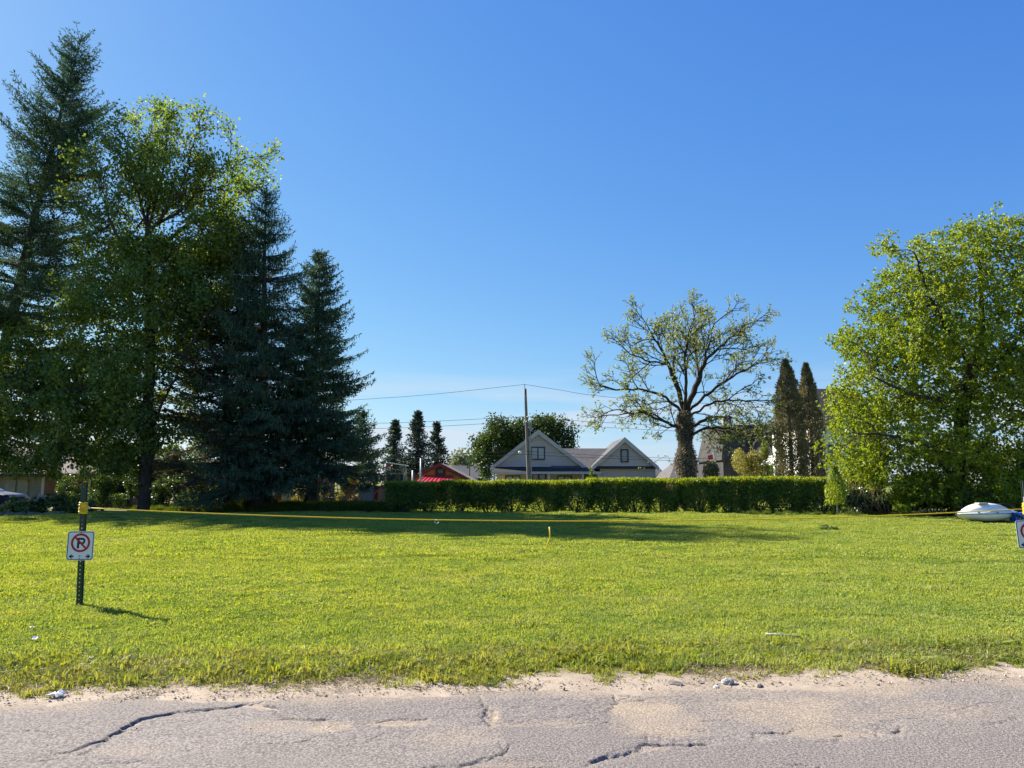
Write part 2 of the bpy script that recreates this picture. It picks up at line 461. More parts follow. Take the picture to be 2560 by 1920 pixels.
def offshoots():
    q = np.random.default_rng(77); out = []
    for pts, w, amt in CRACKS_PX:
        for k in range(max(1, len(pts)//2)):
            i = q.integers(0, len(pts)-1); f = q.uniform(); x0_, y0_ = pts[i][0]*(1-f)+pts[i+1][0]*f, pts[i][1]*(1-f)+pts[i+1][1]*f
            a = q.uniform(0, 6.28); l = q.uniform(20, 70); seg = [(x0_, y0_)]
            for j in range(3): a += q.normal(0, .5); seg.append((seg[-1][0]+math.cos(a)*l/3, seg[-1][1]+math.sin(a)*l/3*.35))
            out.append((seg, 0.007, 0.45*amt))
    for k in range(16):
        x0_, y0_ = q.uniform(40, 2520), q.uniform(1770, 1915); a = q.normal(0, .3); seg = [(x0_, y0_)]
        for j in range(4): a += q.normal(0, .4); seg.append((seg[-1][0]+math.cos(a)*q.uniform(15, 40), seg[-1][1]+math.sin(a)*10))
        out.append((seg, 0.007, q.uniform(.25, .55)))
    return out
for pts, w, amt in CRACKS_PX + offshoots():
    P = np.array([px_ground(*p) for p in pts])
    # roughen the line between the traced points
    Q = [P[0]]
    for a, b in zip(P[:-1], P[1:]):
        L = np.hypot(*(b-a)); k = max(1, int(L/0.03)); nrm = np.array([-(b-a)[1], (b-a)[0]])/max(L, 1e-6)
        for j in range(1, k+1):
            Q.append(a + (b-a)*j/k + nrm*jit.normal(0, 0.013)*(j < k))
    dmin = np.full(Zr.shape, 9.0); side = np.zeros_like(Zr)
    lo, hi = P.min(0)-0.3, P.max(0)+0.3
    sel = (Xr > lo[0]) & (Xr < hi[0]) & (Yr > lo[1]) & (Yr < hi[1])
    px_, py_ = Xr[sel]+fx[sel]*0.4, Yr[sel]+fy[sel]*0.4
    dm = np.full(px_.shape, 9.0); sd = np.zeros(px_.shape)
    for a, b in zip(Q[:-1], Q[1:]):
        ab = b-a; L2 = max(ab@ab, 1e-9)
        t = np.clip(((px_-a[0])*ab[0] + (py_-a[1])*ab[1])/L2, 0, 1)
        dx, dy = px_-a[0]-t*ab[0], py_-a[1]-t*ab[1]
        d = np.hypot(dx, dy); s = np.sign(ab[0]*dy - ab[1]*dx)
        sd = np.where(d < dm, s, sd); dm = np.minimum(dm, d)
    w = w*0.6; Zr[sel] -= 0.022*amt*np.exp(-(dm/w)**2)*np.clip(0.75+0.6*fbm(px_, py_, 23, 2, 9.0), 0.1, 1.3)
    Zr[sel] -= np.where(sd < 0, 0.006*amt*np.exp(-dm/0.05), 0)        # the far side stands proud of the broken side
    crack[sel] = np.maximum(crack[sel], amt*0.8*np.exp(-(dm/(w*0.75))**2)*np.clip(0.7+0.7*fbm(px_, py_, 24, 2, 7.0), 0, 1))
def inpoly(poly):
    P = np.array([px_ground(*p) for p in poly]); wx, wy = Xr+fx*1.6, Yr+fy*1.6; ins = np.zeros(Xr.shape, bool)
    for (x0_, y0_), (x1_, y1_) in zip(P, np.roll(P, -1, 0)):
        c_ = ((y0_ > wy) != (y1_ > wy)) & (wx < (x1_-x0_)*(wy-y0_)/(y1_-y0_+1e-12)+x0_); ins ^= c_
    return ins
tone = 0.25*fbm(Xr, Yr, 91, 4, 0.9)
lowp = inpoly([(269,1845),(348,1797),(405,1786),(538,1769),(652,1761),(694,1769),(697,1794),(823,1795),(811,1832),(763,1851),(640,1854),(375,1897),(200,1885)])
Zr -= 0.007*lowp; tone = tone + 0.35*lowp
smooth_p = inpoly([(1226,1809),(1382,1813),(1544,1802),(1615,1830),(1600,1860),(1480,1905),(1300,1960),(1060,1960),(1262,1886),(1270,1870)]) | inpoly([(1480,1912),(1640,1868),(1770,1862),(1890,1852),(2100,1850),(2300,1838),(2700,1830),(2700,1990),(1400,1990)])
Zr += 0.004*smooth_p; tone = tone - 0.45*smooth_p
rough_p = inpoly([(700,1770),(830,1752),(1200,1748),(1215,1795),(1000,1800),(830,1830),(823,1795)]) | inpoly([(1226,1800),(1230,1750),(1540,1740),(1545,1765),(1500,1800)])
tone = tone - 0.2*rough_p; Zr += 0.004*rough_p*fbm(Xr, Yr, 92, 2, 26.0)
sand = np.clip(0.95 - (-Vr+0.02)/0.30 + 0.75*fbm(Xr, Yr, 31, 4, 2.3), 0, 1)*0.9
for cx, cy, rx, ry, a in [(1590,1768,120,26,1.0),(1650,1800,150,36,0.7),(1990,1780,260,40,0.75),(820,1812,60,14,0.95),(1010,1806,100,8,0.8),
                          (1235,1790,12,26,0.9),(1300,1811,90,5,0.7),(1420,1805,90,14,0.6),(2080,1825,150,16,0.7),(2300,1770,200,26,0.35),(700,1805,90,20,0.45),
                          (1110,1840,120,30,0.35),(1320,1912,120,10,0.6),(1640,1868,40,8,0.6),(330,1870,120,14,0.35)]:
    gx, gy = px_ground(cx, cy); ex = px_ground(cx+rx, cy)[0]-gx; ey = abs(px_ground(cx, cy-ry)[1]-gy)
    q = ((Xr-gx)/ex)**2 + ((Yr-gy)/ey)**2
    sand = np.maximum(sand, a*np.clip(1.25 - q + 0.85*fbm(Xr, Yr, 41, 4, 4.5), 0, 1))
    Zr -= 0.010*a*np.exp(-q)
sand = np.clip(sand*(0.75+0.35*fbm(Xr, Yr, 51, 4, 11.0)), 0, 1)
road = link('road', grid_mesh('road', Xr, Yr, Zr, {'sand': sand, 'crack': crack, 'tone': np.clip(0.5+0.5*tone, 0, 1)}), ground_mat('worn_asphalt', asphalt))
tag(road, 'worn grey asphalt road with cracks and drifted sand', kind='structure')

# --- sandy verge that laps over the broken road edge
xs = axis(-5.6, 5.6, 0.022, -70, 70, 1.5)
vs = axis(-0.45, 1.45, 0.022, -0.45, 1.45)
Xv, Vv = np.meshgrid(xs, vs); Yv = edge_y(Xv)+Vv
Zv = -0.035 + np.where(Vv < 0, 0.11*Vv, 0.03*np.minimum(Vv, 0.3)) + 0.013*fbm(Xv, Yv, 61, 4, 3.0) + 0.004*fbm(Xv, Yv, 62, 3, 17.0)
ruts = 0.006*np.sin((Vv-0.16+0.02*np.sin(Xv*2.0))*2*np.pi/0.055)*np.exp(-((Vv-0.2)/0.10)**2)*np.clip(fbm(Xv, Yv, 63, 2, 1.2)+0.4, 0, 1)
Zv += ruts
blend = sstep(0.55, 1.4, Vv)
Zv = Zv*(1-blend) + (lawn_z(Xv, Yv)-0.02)*blend
thatch = np.clip(sstep(0.18, 0.75, Vv) + 0.5*fbm(Xv, Yv, 64, 4, 2.5)*sstep(0.05, 0.4, Vv), 0, 1)
verge = link('verge', grid_mesh('verge', Xv, Yv, Zv, {'thatch': thatch}), ground_mat('sand', sandm))
tag(verge, 'sandy verge between the road and the lawn', kind='structure')

# --- lawn sheet (all the yards up to the far street) and the ground beyond
xs = axis(-14, 14, 0.25, -150, 150, 1.12)
vs = axis(0.72, 12, 0.25, 0.72, 140, 1.06)
Xl, Vl = np.meshgrid(xs, vs); Yl = edge_y(np.clip(Xl, -12, 12)) + Vl
lawn = link('lawn', grid_mesh('lawn', Xl, Yl, lawn_z(Xl, Yl)-0.006), ground_mat('lawn_soil', lawnm))
tag(lawn, 'mown lawn ground reaching back to the yards', kind='structure')
g = B(); g.poly([(-3000,-400,-0.12),(3000,-400,-0.12),(3000,5000,-0.12),(-3000,5000,-0.12)])
ground = g.build('ground', ground_mat('far_ground', lawnm)); tag(ground, 'grassy ground reaching to the horizon', kind='structure')

# ------------------------------------------------------------------ grass
def blade_patch(name, r, n, h0, h1, w, seed, mat, lean=0.55, broad=0.0, flat=False):
    q = np.random.default_rng(seed)
    rad = r*np.sqrt(q.uniform(0, 1, n))*(1 if flat else 1); th = q.uniform(0, 2*np.pi, n)
    bx, by = rad*np.cos(th), rad*np.sin(th)
    h = q.uniform(h0, h1, n)*(1-0.25*(rad/r)**2); a = q.uniform(0, 2*np.pi, n)
    ln = np.abs(q.normal(0, lean, n)); fx_, fy_ = np.cos(a), np.sin(a)
    b = a + np.pi/2 + q.normal(0, 0.5, n)
    ww = w*q.uniform(0.6, 1.3, n)
    if broad: 
        k = q.uniform(0, 1, n) < broad; ww = np.where(k, ww*3.2, ww); h = np.where(k, h*0.75, h)
    sx, sy = np.cos(b)*ww/2, np.sin(b)*ww/2
    z0 = np.full(n, -0.01)
    def pt(f, up, side): 
        return np.stack([bx + fx_*h*ln*f + sx*side, by + fy_*h*ln*f + sy*side, z0 + h*up/np.sqrt(1+0.5*ln**2)], 1)
    V = np.stack([pt(0,0,-1), pt(0,0,1), pt(0.3,0.58,0.9), pt(0.3,0.58,-0.9), pt(1.0,0.98-0.25,0)], 1).reshape(-1, 3)
    o = np.arange(n)[:, None]*5
    F = np.concatenate([o+np.array([0,1,2]), o+np.array([0,2,3]), o+np.array([3,2,4])], 0)
    me = np_mesh(name, V, F)
    if mat is not None: me.materials.append(mat)
    ob = bpy.data.objects.new(name, me)
    return ob

def scatter(name, pts, scl, variants, label, cat, seed=1, tilt=0.05, kind='stuff', zs=None):
    """one object whose points carry clumps (geometry nodes)"""
    q = np.random.default_rng(seed); n = len(pts)
    me = bpy.data.meshes.new(name); me.vertices.add(n); me.vertices.foreach_set('co', np.ascontiguousarray(pts, dtype=np.float32).ravel())
    rot = np.stack([q.normal(0, tilt, n), q.normal(0, tilt, n), q.uniform(0, 2*np.pi, n)], 1).astype(np.float32)
    a = me.attributes.new('rot', 'FLOAT_VECTOR', 'POINT'); a.data.foreach_set('vector', rot.ravel())
    s3 = np.stack([scl, scl, scl if zs is None else zs], 1).astype(np.float32)
    a = me.attributes.new('scl', 'FLOAT_VECTOR', 'POINT'); a.data.foreach_set('vector', np.ascontiguousarray(s3).ravel())
    a = me.attributes.new('idx', 'INT', 'POINT'); a.data.foreach_set('value', q.integers(0, len(variants), n).astype(np.int32))
    ob = bpy.data.objects.new(name, me); COL.objects.link(ob)
    ng = bpy.data.node_groups.new(name + '_scatter', 'GeometryNodeTree')
    ng.interface.new_socket('Geometry', in_out='INPUT', socket_type='NodeSocketGeometry')
    ng.interface.new_socket('Geometry', in_out='OUTPUT', socket_type='NodeSocketGeometry')
    N, L = ng.nodes, ng.links
    gi, go = N.new('NodeGroupInput'), N.new('NodeGroupOutput')
    iop = N.new('GeometryNodeInstanceOnPoints'); iop.inputs['Pick Instance'].default_value = True
    jn = N.new('GeometryNodeJoinGeometry')
    for v in reversed(variants):
        oi = N.new('GeometryNodeObjectInfo'); oi.inputs['Object'].default_value = v; oi.inputs['As Instance'].default_value = True
        L.new(oi.outputs['Geometry'], jn.inputs[0])
    def na(nm, t):
        x = N.new('GeometryNodeInputNamedAttribute'); x.data_type = t; x.inputs['Name'].default_value = nm; return x.outputs['Attribute']
    L.new(gi.outputs[0], iop.inputs['Points']); L.new(jn.outputs[0], iop.inputs['Instance'])
    L.new(na('idx', 'INT'), iop.inputs['Instance Index']); L.new(na('scl', 'FLOAT_VECTOR'), iop.inputs['Scale'])
    r2 = N.new('FunctionNodeEulerToRotation'); L.new(na('rot', 'FLOAT_VECTOR'), r2.inputs[0]); L.new(r2.outputs[0], iop.inputs['Rotation'])
    L.new(iop.outputs[0], go.inputs[0])
    md = ob.modifiers.new('scatter', 'NODES'); md.node_group = ng
    return tag(ob, label, cat, kind=kind)

def grass_mat(name, a, b, dry, trans=0.45, dry_amt=0.5):
    m = leaf_mat(name, a, b, trans, 0.008, 0.6, (1.25, 1.15, 0.3), 0.5, 1.6)
    n, l = m.node_tree.nodes, m.node_tree.links
    cr = [x for x in n if x.type == 'VALTORGB'][0]
    outs = [k.to_socket for k in cr.outputs['Color'].links]
    d1, _ = nnode(n, l, 0.55, 6, 0.7, 0.48, 0.72)
    d2, _ = nnode(n, l, 7.0, 5, 0.7, 0.42, 0.66)
    mm = n.new('ShaderNodeMath'); mm.operation = 'MULTIPLY_ADD'; mm.inputs[1].default_value = 0.6
    l.new(d1, mm.inputs[0]); l.new(mulf(n, l, d2, 0.4), mm.inputs[2])
    g1, _ = nnode(n, l, 0.33, 5, 0.65, 0.46, 0.66); g2, _ = nnode(n, l, 2.6, 5, 0.7, 0.50, 0.66)
    mg = n.new('ShaderNodeMath'); mg.operation = 'MAXIMUM'; l.new(mulf(n, l, g1, 0.45), mg.inputs[0]); l.new(mulf(n, l, g2, 0.5), mg.inputs[1])
    c = mixc(n, l, mg.outputs[0], cr.outputs['Color'], tuple(v_*k_ for v_, k_ in zip(a, (0.62, 0.92, 1.3))))
    c = mixc(n, l, mulf(n, l, mm.outputs[0], dry_amt), c, dry)
    for s in outs: l.new(c, s)
    return m
M['grass'] = grass_mat('grass_blades', (0.188, 0.272, 0.050), (0.378, 0.428, 0.084), (0.55, 0.52, 0.25), 0.45, 0.60)
M['grass_edge'] = grass_mat('edge_grass_blades', (0.170, 0.225, 0.036), (0.320, 0.345, 0.070), (0.46, 0.40, 0.20), 0.45, 0.8)
M['tall_grass'] = grass_mat('tall_grass_blades', (0.055, 0.100, 0.015), (0.120, 0.160, 0.025), (0.20, 0.19, 0.07), 0.45, 0.5)
M['straw'] = leaf_mat('straw', (0.20, 0.155, 0.085), (0.34, 0.275, 0.16), 0.2, 0.03, 0.5, (1, 1, 0.8), 0.2, 3)

near = [blade_patch('grass_clump', 0.24, 380, 0.028, 0.075, 0.0068, 100+i, M['grass'], 0.7, 0.10) for i in range(6)]
mid = [blade_patch('grass_clump', 0.42, 620, 0.030, 0.070, 0.0095, 120+i, M['grass'], 0.75, 0.06) for i in range(5)]
far = [blade_patch('grass_clump', 0.9, 1500, 0.03, 0.062, 0.016, 140+i, M['grass'], 0.8, 0.0) for i in range(5)]
tuft = [blade_patch('grass_tuft', 0.05, 34, 0.035, 0.105, 0.0065, 160+i, M['grass_edge'], 0.75, 0.08) for i in range(6)]

def jgrid(x0, x1, y0, y1, s, seed):
    q = np.random.default_rng(seed)
    gx, gy = np.meshgrid(np.arange(x0, x1, s), np.arange(y0, y1, s))
    return gx.ravel()+q.uniform(-s/2, s/2, gx.size), gy.ravel()+q.uniform(-s/2, s/2, gx.size), q
def lay(x, y): return np.stack([x, y, lawn_z(x, y)-0.004], 1)

x, y, q = jgrid(-9, 9.5, 5.9, 10.2, 0.155, 1)
v = y-edge_y(x); keep = (v > 0.78 + 0.16*fbm(x, y, 71, 3, 1.7)) & (v < 4.2)
keep &= (np.abs(x) < 0.75*y+1.6)
x, y = x[keep], y[keep]
g1 = (lay(x, y), q.uniform(0.8, 1.25, len(x)))
x, y, q = jgrid(-16, 17, 9.4, 16.5, 0.30, 2)
keep = (y-edge_y(x) > 3.9) & (np.abs(x) < 0.75*y+2.5); x, y = x[keep], y[keep]
g2 = (lay(x, y), q.uniform(0.8, 1.2, len(x)))
x, y, q = jgrid(-34, 36, 16.0, 62, 0.62, 3)
keep = (np.abs(x) < 0.75*y+5) & ((y < 36.5) | (np.abs(x) < 15) ); x, y = x[keep], y[keep]
g3 = (lay(x, y), q.uniform(0.85, 1.2, len(x)))
scatter('grass', g1[0], g1[1], near, 'short mown grass of the lawn near the road', 'grass', 1, zs=g1[1]*(0.9+0.35*fbm(g1[0][:,0], g1[0][:,1], 72, 3, 1.2)))
scatter('grass', g2[0], g2[1], mid, 'short mown grass across the middle of the lawn', 'grass', 2, zs=g2[1]*(0.95+0.35*fbm(g2[0][:,0], g2[0][:,1], 73, 3, 0.9)))
scatter('grass', g3[0], g3[1], far, 'short mown grass at the back of the lawn', 'grass', 3, zs=g3[1]*(0.95+0.35*fbm(g3[0][:,0], g3[0][:,1], 74, 3, 0.7)))
# ragged fringe towards the sand
q = np.random.default_rng(9); nE = 34000
x = q.uniform(-8, 8.5, nE); v = q.uniform(0.06, 1.5, nE); y = edge_y(x)+v
lim = np.interp(x, [-8, -3.9, -2.05, -1.3, -.85, -.4, .36, 1.27, 1.87, 2.8, 3.9, 8], [.25, .20, .36, .60, .52, .24, .28, .46, .52, .46, .36, .4]) + 0.10*fbm(x, x*0+1.0, 81, 3, 2.3) + 0.40*fbm(x, y, 82, 3, 3.6)
bare = 0.55*np.exp(-((x-3.6)/0.7)**2 - ((v-0.9)/0.13)**2) + 0.4*np.exp(-((x-1.55)/0.35)**2 - ((v-0.85)/0.2)**2)
dens = 0.72*np.clip((v-lim)/0.40 + 0.12, 0, 1)**1.15*(1-bare)*np.where(v > 1.15, np.clip((1.5-v)/0.35, 0, 1), 1)
dens = np.maximum(dens, 0.035*(v > 0.22))
keep = q.uniform(0, 1, nE) < dens; x, y, v = x[keep], y[keep], v[keep]
zz = np.maximum(lawn_z(x, y), -0.035)-0.012
s_ = q.uniform(0.45, 1.05, len(x))*(1+0.8*np.clip(fbm(x, y, 83, 3, 3.5), 0, 1))
s_ *= np.where(q.uniform(0, 1, len(x)) < .045, 1.9, 1.0)
scatter('grass', np.stack([x, y, zz], 1), s_, tuft, 'ragged tufts of grass along the sandy road edge', 'grass', 4, 0.15)
# dry thatch lying on the verge
strawv = [blade_patch('straw_wisp', 0.10, 22, 0.008, 0.016, 0.005, 180+i, M['straw'], 2.6) for i in range(4)]
q = np.random.default_rng(10); nS = 9000
x = q.uniform(-7, 7.5, nS); v = np.abs(q.normal(0.62, 0.33, nS))+0.12; y = edge_y(x)+v
k = fbm(x, y, 84, 3, 2.2) > -0.25; x, y, v = x[k], y[k], v[k]
scatter('straw', np.stack([x, y, -0.028+0.030*sstep(0.1, 1.2, v)], 1), q.uniform(0.7, 1.6, len(x)), strawv, 'dry cut grass lying on the sandy verge', 'straw', 5, 0.2)

# grit on the verge and the road edge
def pebble(seed):
    bm = bmesh.new(); bmesh.ops.create_icosphere(bm, subdivisions=1, radius=0.5); q = np.random.default_rng(seed)
    for v_ in bm.verts: v_.co *= 1+q.normal(0, .12); v_.co.z *= .6
    me = bpy.data.meshes.new('pebble'); bm.to_mesh(me); bm.free(); me.materials.append(M['grit']); return bpy.data.objects.new('pebble', me)
def gritm(n, l, bs):
    rn = n.new('ShaderNodeObjectInfo').outputs['Random']
    l.new(mixc(n, l, rn, (0.16, 0.13, 0.105), (0.56, 0.47, 0.38)), bs.inputs['Base Color'])
M['grit'] = ground_mat('grit', gritm)
q = np.random.default_rng(12); nG = 2000
x = q.uniform(-5.5, 6, nG); v = np.where(q.uniform(0, 1, nG) < .94, np.abs(q.normal(0.06, 0.20, nG)), q.uniform(-1.7, 0.1, nG)); y = edge_y(x)+v
zr_ = -0.035+0.004 + np.where(v > 0, 0.03*np.minimum(v, .3)+.004, 0) + 0.03*sstep(0.3, 1.2, v)
scatter('gravel', np.stack([x, y, zr_], 1), np.clip(np.abs(q.normal(0, .008, nG))+.003, .003, .032)*np.where(v < 0, .7, 1), [pebble(i) for i in range(5)], 'scattered grit and small pebbles along the road edge', 'gravel', 6, .5)


weedv = [blade_patch('broad_weed', 0.07, 16, 0.03, 0.07, 0.026, 600+i, None, 1.3) for i in range(4)]
M['lawn_weed'] = leaf_mat('lawn_weed_leaves', (0.14, 0.25, 0.03), (0.30, 0.40, 0.05), 0.45, 0.01, 0.5, (1.25, 1.15, 0.4), 0.4, 1.0)
for w_ in weedv: w_.data.materials.clear(); w_.data.materials.append(M['lawn_weed'])
q = np.random.default_rng(13); x = q.uniform(-7, 8, 6000); y = q.uniform(6.6, 13, 6000)
k = (fbm(x, y, 85, 3, 1.1) + np.where(x < -2.5, .35, 0) > 0.42) & (y-edge_y(x) > .9) & (np.abs(x) < .75*y+1); x, y = x[k], y[k]
scatter('weeds', lay(x, y), q.uniform(.6, 1.3, len(x)), weedv, 'broad-leaved weeds and clover mixed into the near lawn', 'weeds', 7, .1)
# ------------------------------------------------------------------ vegetation tools
def unit(a): return a/np.maximum(np.linalg.norm(a, axis=-1, keepdims=True), 1e-9)

def frusta(p0, p1, r0, r1, sides=5):
    """separate tapered tubes between point pairs"""
    n = len(p0); d = unit(p1-p0)
    h = np.where(np.abs(d[:, 2:3]) < 0.9, np.array([[0., 0, 1]]), np.array([[1., 0, 0]]))
    a = unit(np.cross(d, h)); b = np.cross(d, a)
    t = np.arange(sides)*2*np.pi/sides
    ring = a[:, None, :]*np.cos(t)[None, :, None] + b[:, None, :]*np.sin(t)[None, :, None]
    ex = d*np.minimum(r1, 0.05)[:, None]*0.4
    V = np.concatenate([p0[:, None]+ring*r0[:, None, None], (p1+ex)[:, None]+ring*r1[:, None, None]], 1).reshape(-1, 3)
    s = np.arange(sides); s2 = (s+1) % sides
    F = (np.arange(n)[:, None, None]*2*sides + np.stack([s, s2, s2+sides, s+sides], 1)[None]).reshape(-1, 4)
    return V, F

def leaves(P, D, L, W, q, fold=0.18, roll=None):
    """kite leaves: base P, direction D, length L, width W"""
    n = len(P); D = unit(D)
    r = unit(q.normal(0, 1, (n, 3))) if roll is None else roll
    u = unit(np.cross(D, r)); nm = np.cross(u, D)
    L = np.broadcast_to(L, (n,))[:, None]; W = np.broadcast_to(W, (n,))[:, None]
    m = P + D*L*0.45 + nm*W*fold
    V = np.stack([P, m+u*W*0.5, P+D*L, m-u*W*0.5], 1).reshape(-1, 3)
    F = np.arange(n*4).reshape(n, 4)
    return V, F

def ell_points(n, c, r, q, shell=0.0):
    p = unit(q.normal(0, 1, (n, 3)))*(q.uniform(shell**3, 1, (n, 1))**(1/3))
    return np.array(c)[None] + p*np.array(r)[None]

def colonize(limbs, A, step=0.4, infl=3.0, kill=0.7, iters=90, seed=0, wob=0.25, up=0.05):
    """grow branches from the given limbs through the attraction points A; limbs: list of (start_node_or_None, points)"""
    q = np.random.default_rng(seed)
    pos, par = [], []
    ids = []
    for start, pts in limbs:
        prev = None if start is None else ids[start[0]][start[1]]
        lst = []
        P = [np.array(p, float) for p in pts]
        if prev is not None: P = [pos[prev]] + P
        for a, b in zip(P[:-1], P[1:]):
            k = max(1, int(np.linalg.norm(b-a)/step))
            for j in range(0 if (prev is None and not lst) else 1, k+1):
                w = q.normal(0, step*0.10, 3)*(0 < j < k)
                pos.append(a+(b-a)*j/k + w); par.append(-1 if prev is None else prev); prev = len(pos)-1; lst.append(prev)
        ids.append(lst)
    pos = np.array(pos); par = list(par)
    A = np.array(A); near = np.full(len(A), -1); dist = np.full(len(A), 1e9)
    if len(A) == 0: return pos, np.array(par)
    def upd(start):
        nonlocal near, dist
        N = pos[start:]
        for s in range(0, len(N), 400):
            d = np.linalg.norm(A[:, None]-N[None, s:s+400], axis=2)
            j = d.argmin(1); dm = d[np.arange(len(A)), j]
            m = dm < dist; dist = np.where(m, dm, dist); near = np.where(m, j+s+start, near)
    upd(0)
    alive = dist > kill
    for it in range(iters):
        A, near, dist = A[alive], near[alive], dist[alive]
        if len(A) == 0: break
        act = dist < infl
        if not act.any(): 
            infl *= 1.5; alive = np.ones(len(A), bool); continue
        vec = unit(A[act]-pos[near[act]])
        acc = np.zeros((len(pos), 3)); np.add.at(acc, near[act], vec)
        nodes = np.unique(near[act])
        d = unit(unit(acc[nodes]) + q.normal(0, wob, (len(nodes), 3)) + np.array([0, 0, up]))
        new = pos[nodes]+d*step*q.uniform(0.75, 1.15, (len(nodes), 1))
        s0 = len(pos); pos = np.concatenate([pos, new]); par += list(nodes)
        upd(s0); alive = dist > kill
    par = np.array(par)
    return pos, par

def ramify(pos, par, starts, seed, levels=3, len0=2.2, step=0.26, every=2, ang=0.75, up=0.10, shrink=0.55, centre=None, out=0.25):
    """side branches that leave their parent at an angle, curve a little upward and outward, and branch again"""
    q = np.random.default_rng(seed); pos = [np.array(p) for p in pos]; par = list(par)
    todo = [(i, len0*f, levels) for i, f in starts]
    while todo:
        i, L, lev = todo.pop()
        pd = unit(pos[i]-pos[par[i]]) if par[i] >= 0 else np.array([0, 0, 1.0])
        side = unit(np.cross(pd, unit(q.normal(0, 1, 3))))
        a = ang*q.uniform(.7, 1.25); d = unit(pd*math.cos(a)+side*math.sin(a))
        if centre is not None: d = unit(d + out*unit(pos[i]-centre))
        n = max(2, int(L*q.uniform(.75, 1.15)/step)); prev = i
        bend = q.normal(0, .06, 3)
        for k in range(n):
            d = unit(d + np.array([0, 0, up]) + bend + q.normal(0, .05, 3))
            pos.append(pos[prev]+d*step); par.append(prev); prev = len(pos)-1
            if lev > 1 and k >= 1 and k % every == 0: todo.append((prev, L*shrink*(1-.45*k/n), lev-1))
        if lev > 1:
            for _ in range(2): todo.append((prev, L*shrink*.7, lev-1))
    return np.array(pos), np.array(par)

def radii(pos, par, tip=0.012, expo=2.35, trunk_r=None):
    n = len(pos); acc = np.zeros(n); r = np.zeros(n); kids = np.bincount(par[par >= 0], minlength=n)
    for i in range(n-1, -1, -1):
        r[i] = max(tip, acc[i]**(1/expo)) if kids[i] else tip
        if par[i] >= 0: acc[par[i]] += r[i]**expo
    if trunk_r:
        k = trunk_r/r[0]; r = np.where(r > tip*3, r*(1+(k-1)*np.clip((r-tip*3)/(r[0]-tip*3), 0, 1)), r)
    return r, kids

def wood_mesh(name, pos, par, r, thick=0.03):
    m = par >= 0
    i = np.nonzero(m)[0]; p0, p1 = pos[par[i]], pos[i]
    r0 = np.minimum(r[par[i]], r[i]*1.35+0.004); r1 = r[i]
    big = r1 > thick
    Va, Fa = frusta(p0[big], p1[big], r0[big], r1[big], 8)
    Vb, Fb = frusta(p0[~big], p1[~big], r0[~big], r1[~big], 4)
    return np_mesh(name, np.concatenate([Va, Vb]), np.concatenate([Fa, Fb+len(Va)]), True)

def join(parts):
    Vs, Fs, o = [], [], 0
    for V, F in parts: Vs.append(V); Fs.append(F+o); o += len(V)
    return np.concatenate(Vs), np.concatenate(Fs)

def broadleaf(name, label, cat, limbs, A, leafmat, barkmat, base, seed, n_per=14, L=0.15, W=0.13, spread=0.30, step=0.4, infl=3.0, kill=0.7,
              trunk_r=0.3, tip=0.012, dens=None, tuft=False, group=None, up_bias=0.5, extra=None, tipmax=0.02, wob=0.25, expo=2.35, ram=None):
    q = np.random.default_rng(seed)
    if A is None: pos, par = colonize(limbs, np.zeros((0, 3)), step, infl, kill, 0, seed, wob)
    else: pos, par = colonize(limbs, A, step, infl, kill, 90, seed, wob)
    if ram is not None: pos, par = ram(pos, par)
    r, kids = radii(pos, par, tip, expo, trunk_r)
    t = thing(name, label, cat, base, group)
    link('trunk', wood_mesh('trunk', pos, par, r), barkmat, t)
    tw = np.nonzero(r < tipmax)[0]
    d = unit(pos[tw]-pos[np.maximum(par[tw], 0)])
    k = np.full(len(tw), n_per) if dens is None else np.maximum(0, np.round(n_per*dens(pos[tw])*q.uniform(0.5, 1.5, len(tw)))).astype(int)
    idx = np.repeat(np.arange(len(tw)), k)
    if tuft:      # leaves fan out from points on the twig
        sub = np.repeat(np.arange(len(tw)), np.maximum(1, k//6))
        c0 = pos[tw][sub] + q.normal(0, spread, (len(sub), 3)); dd = unit(d[sub]+q.normal(0, 0.7, (len(sub), 3))+np.array([0, 0, 0.3]))
        j = np.repeat(np.arange(len(sub)), 6)
        D = unit(dd[j]*0.7+q.normal(0, 0.75, (len(j), 3))); P = c0[j]
    else:
        P = pos[tw][idx] + q.normal(0, spread, (len(idx), 3))
        D = unit(q.normal(0, 1, (len(idx), 3)) + d[idx]*0.6 + np.array([0, 0, -0.25]))
    n = len(P)
    roll = unit(q.normal(0, 1, (n, 3)) + np.array([0, 0, up_bias*1.5]))
    V, F = leaves(P, D, L*q.uniform(0.6, 1.25, n), W*q.uniform(0.6, 1.25, n), q, 0.18, np.cross(D, roll)+1e-4)
    link('crown', np_mesh('crown', V, F), leafmat, t)
    return t, pos, par, r

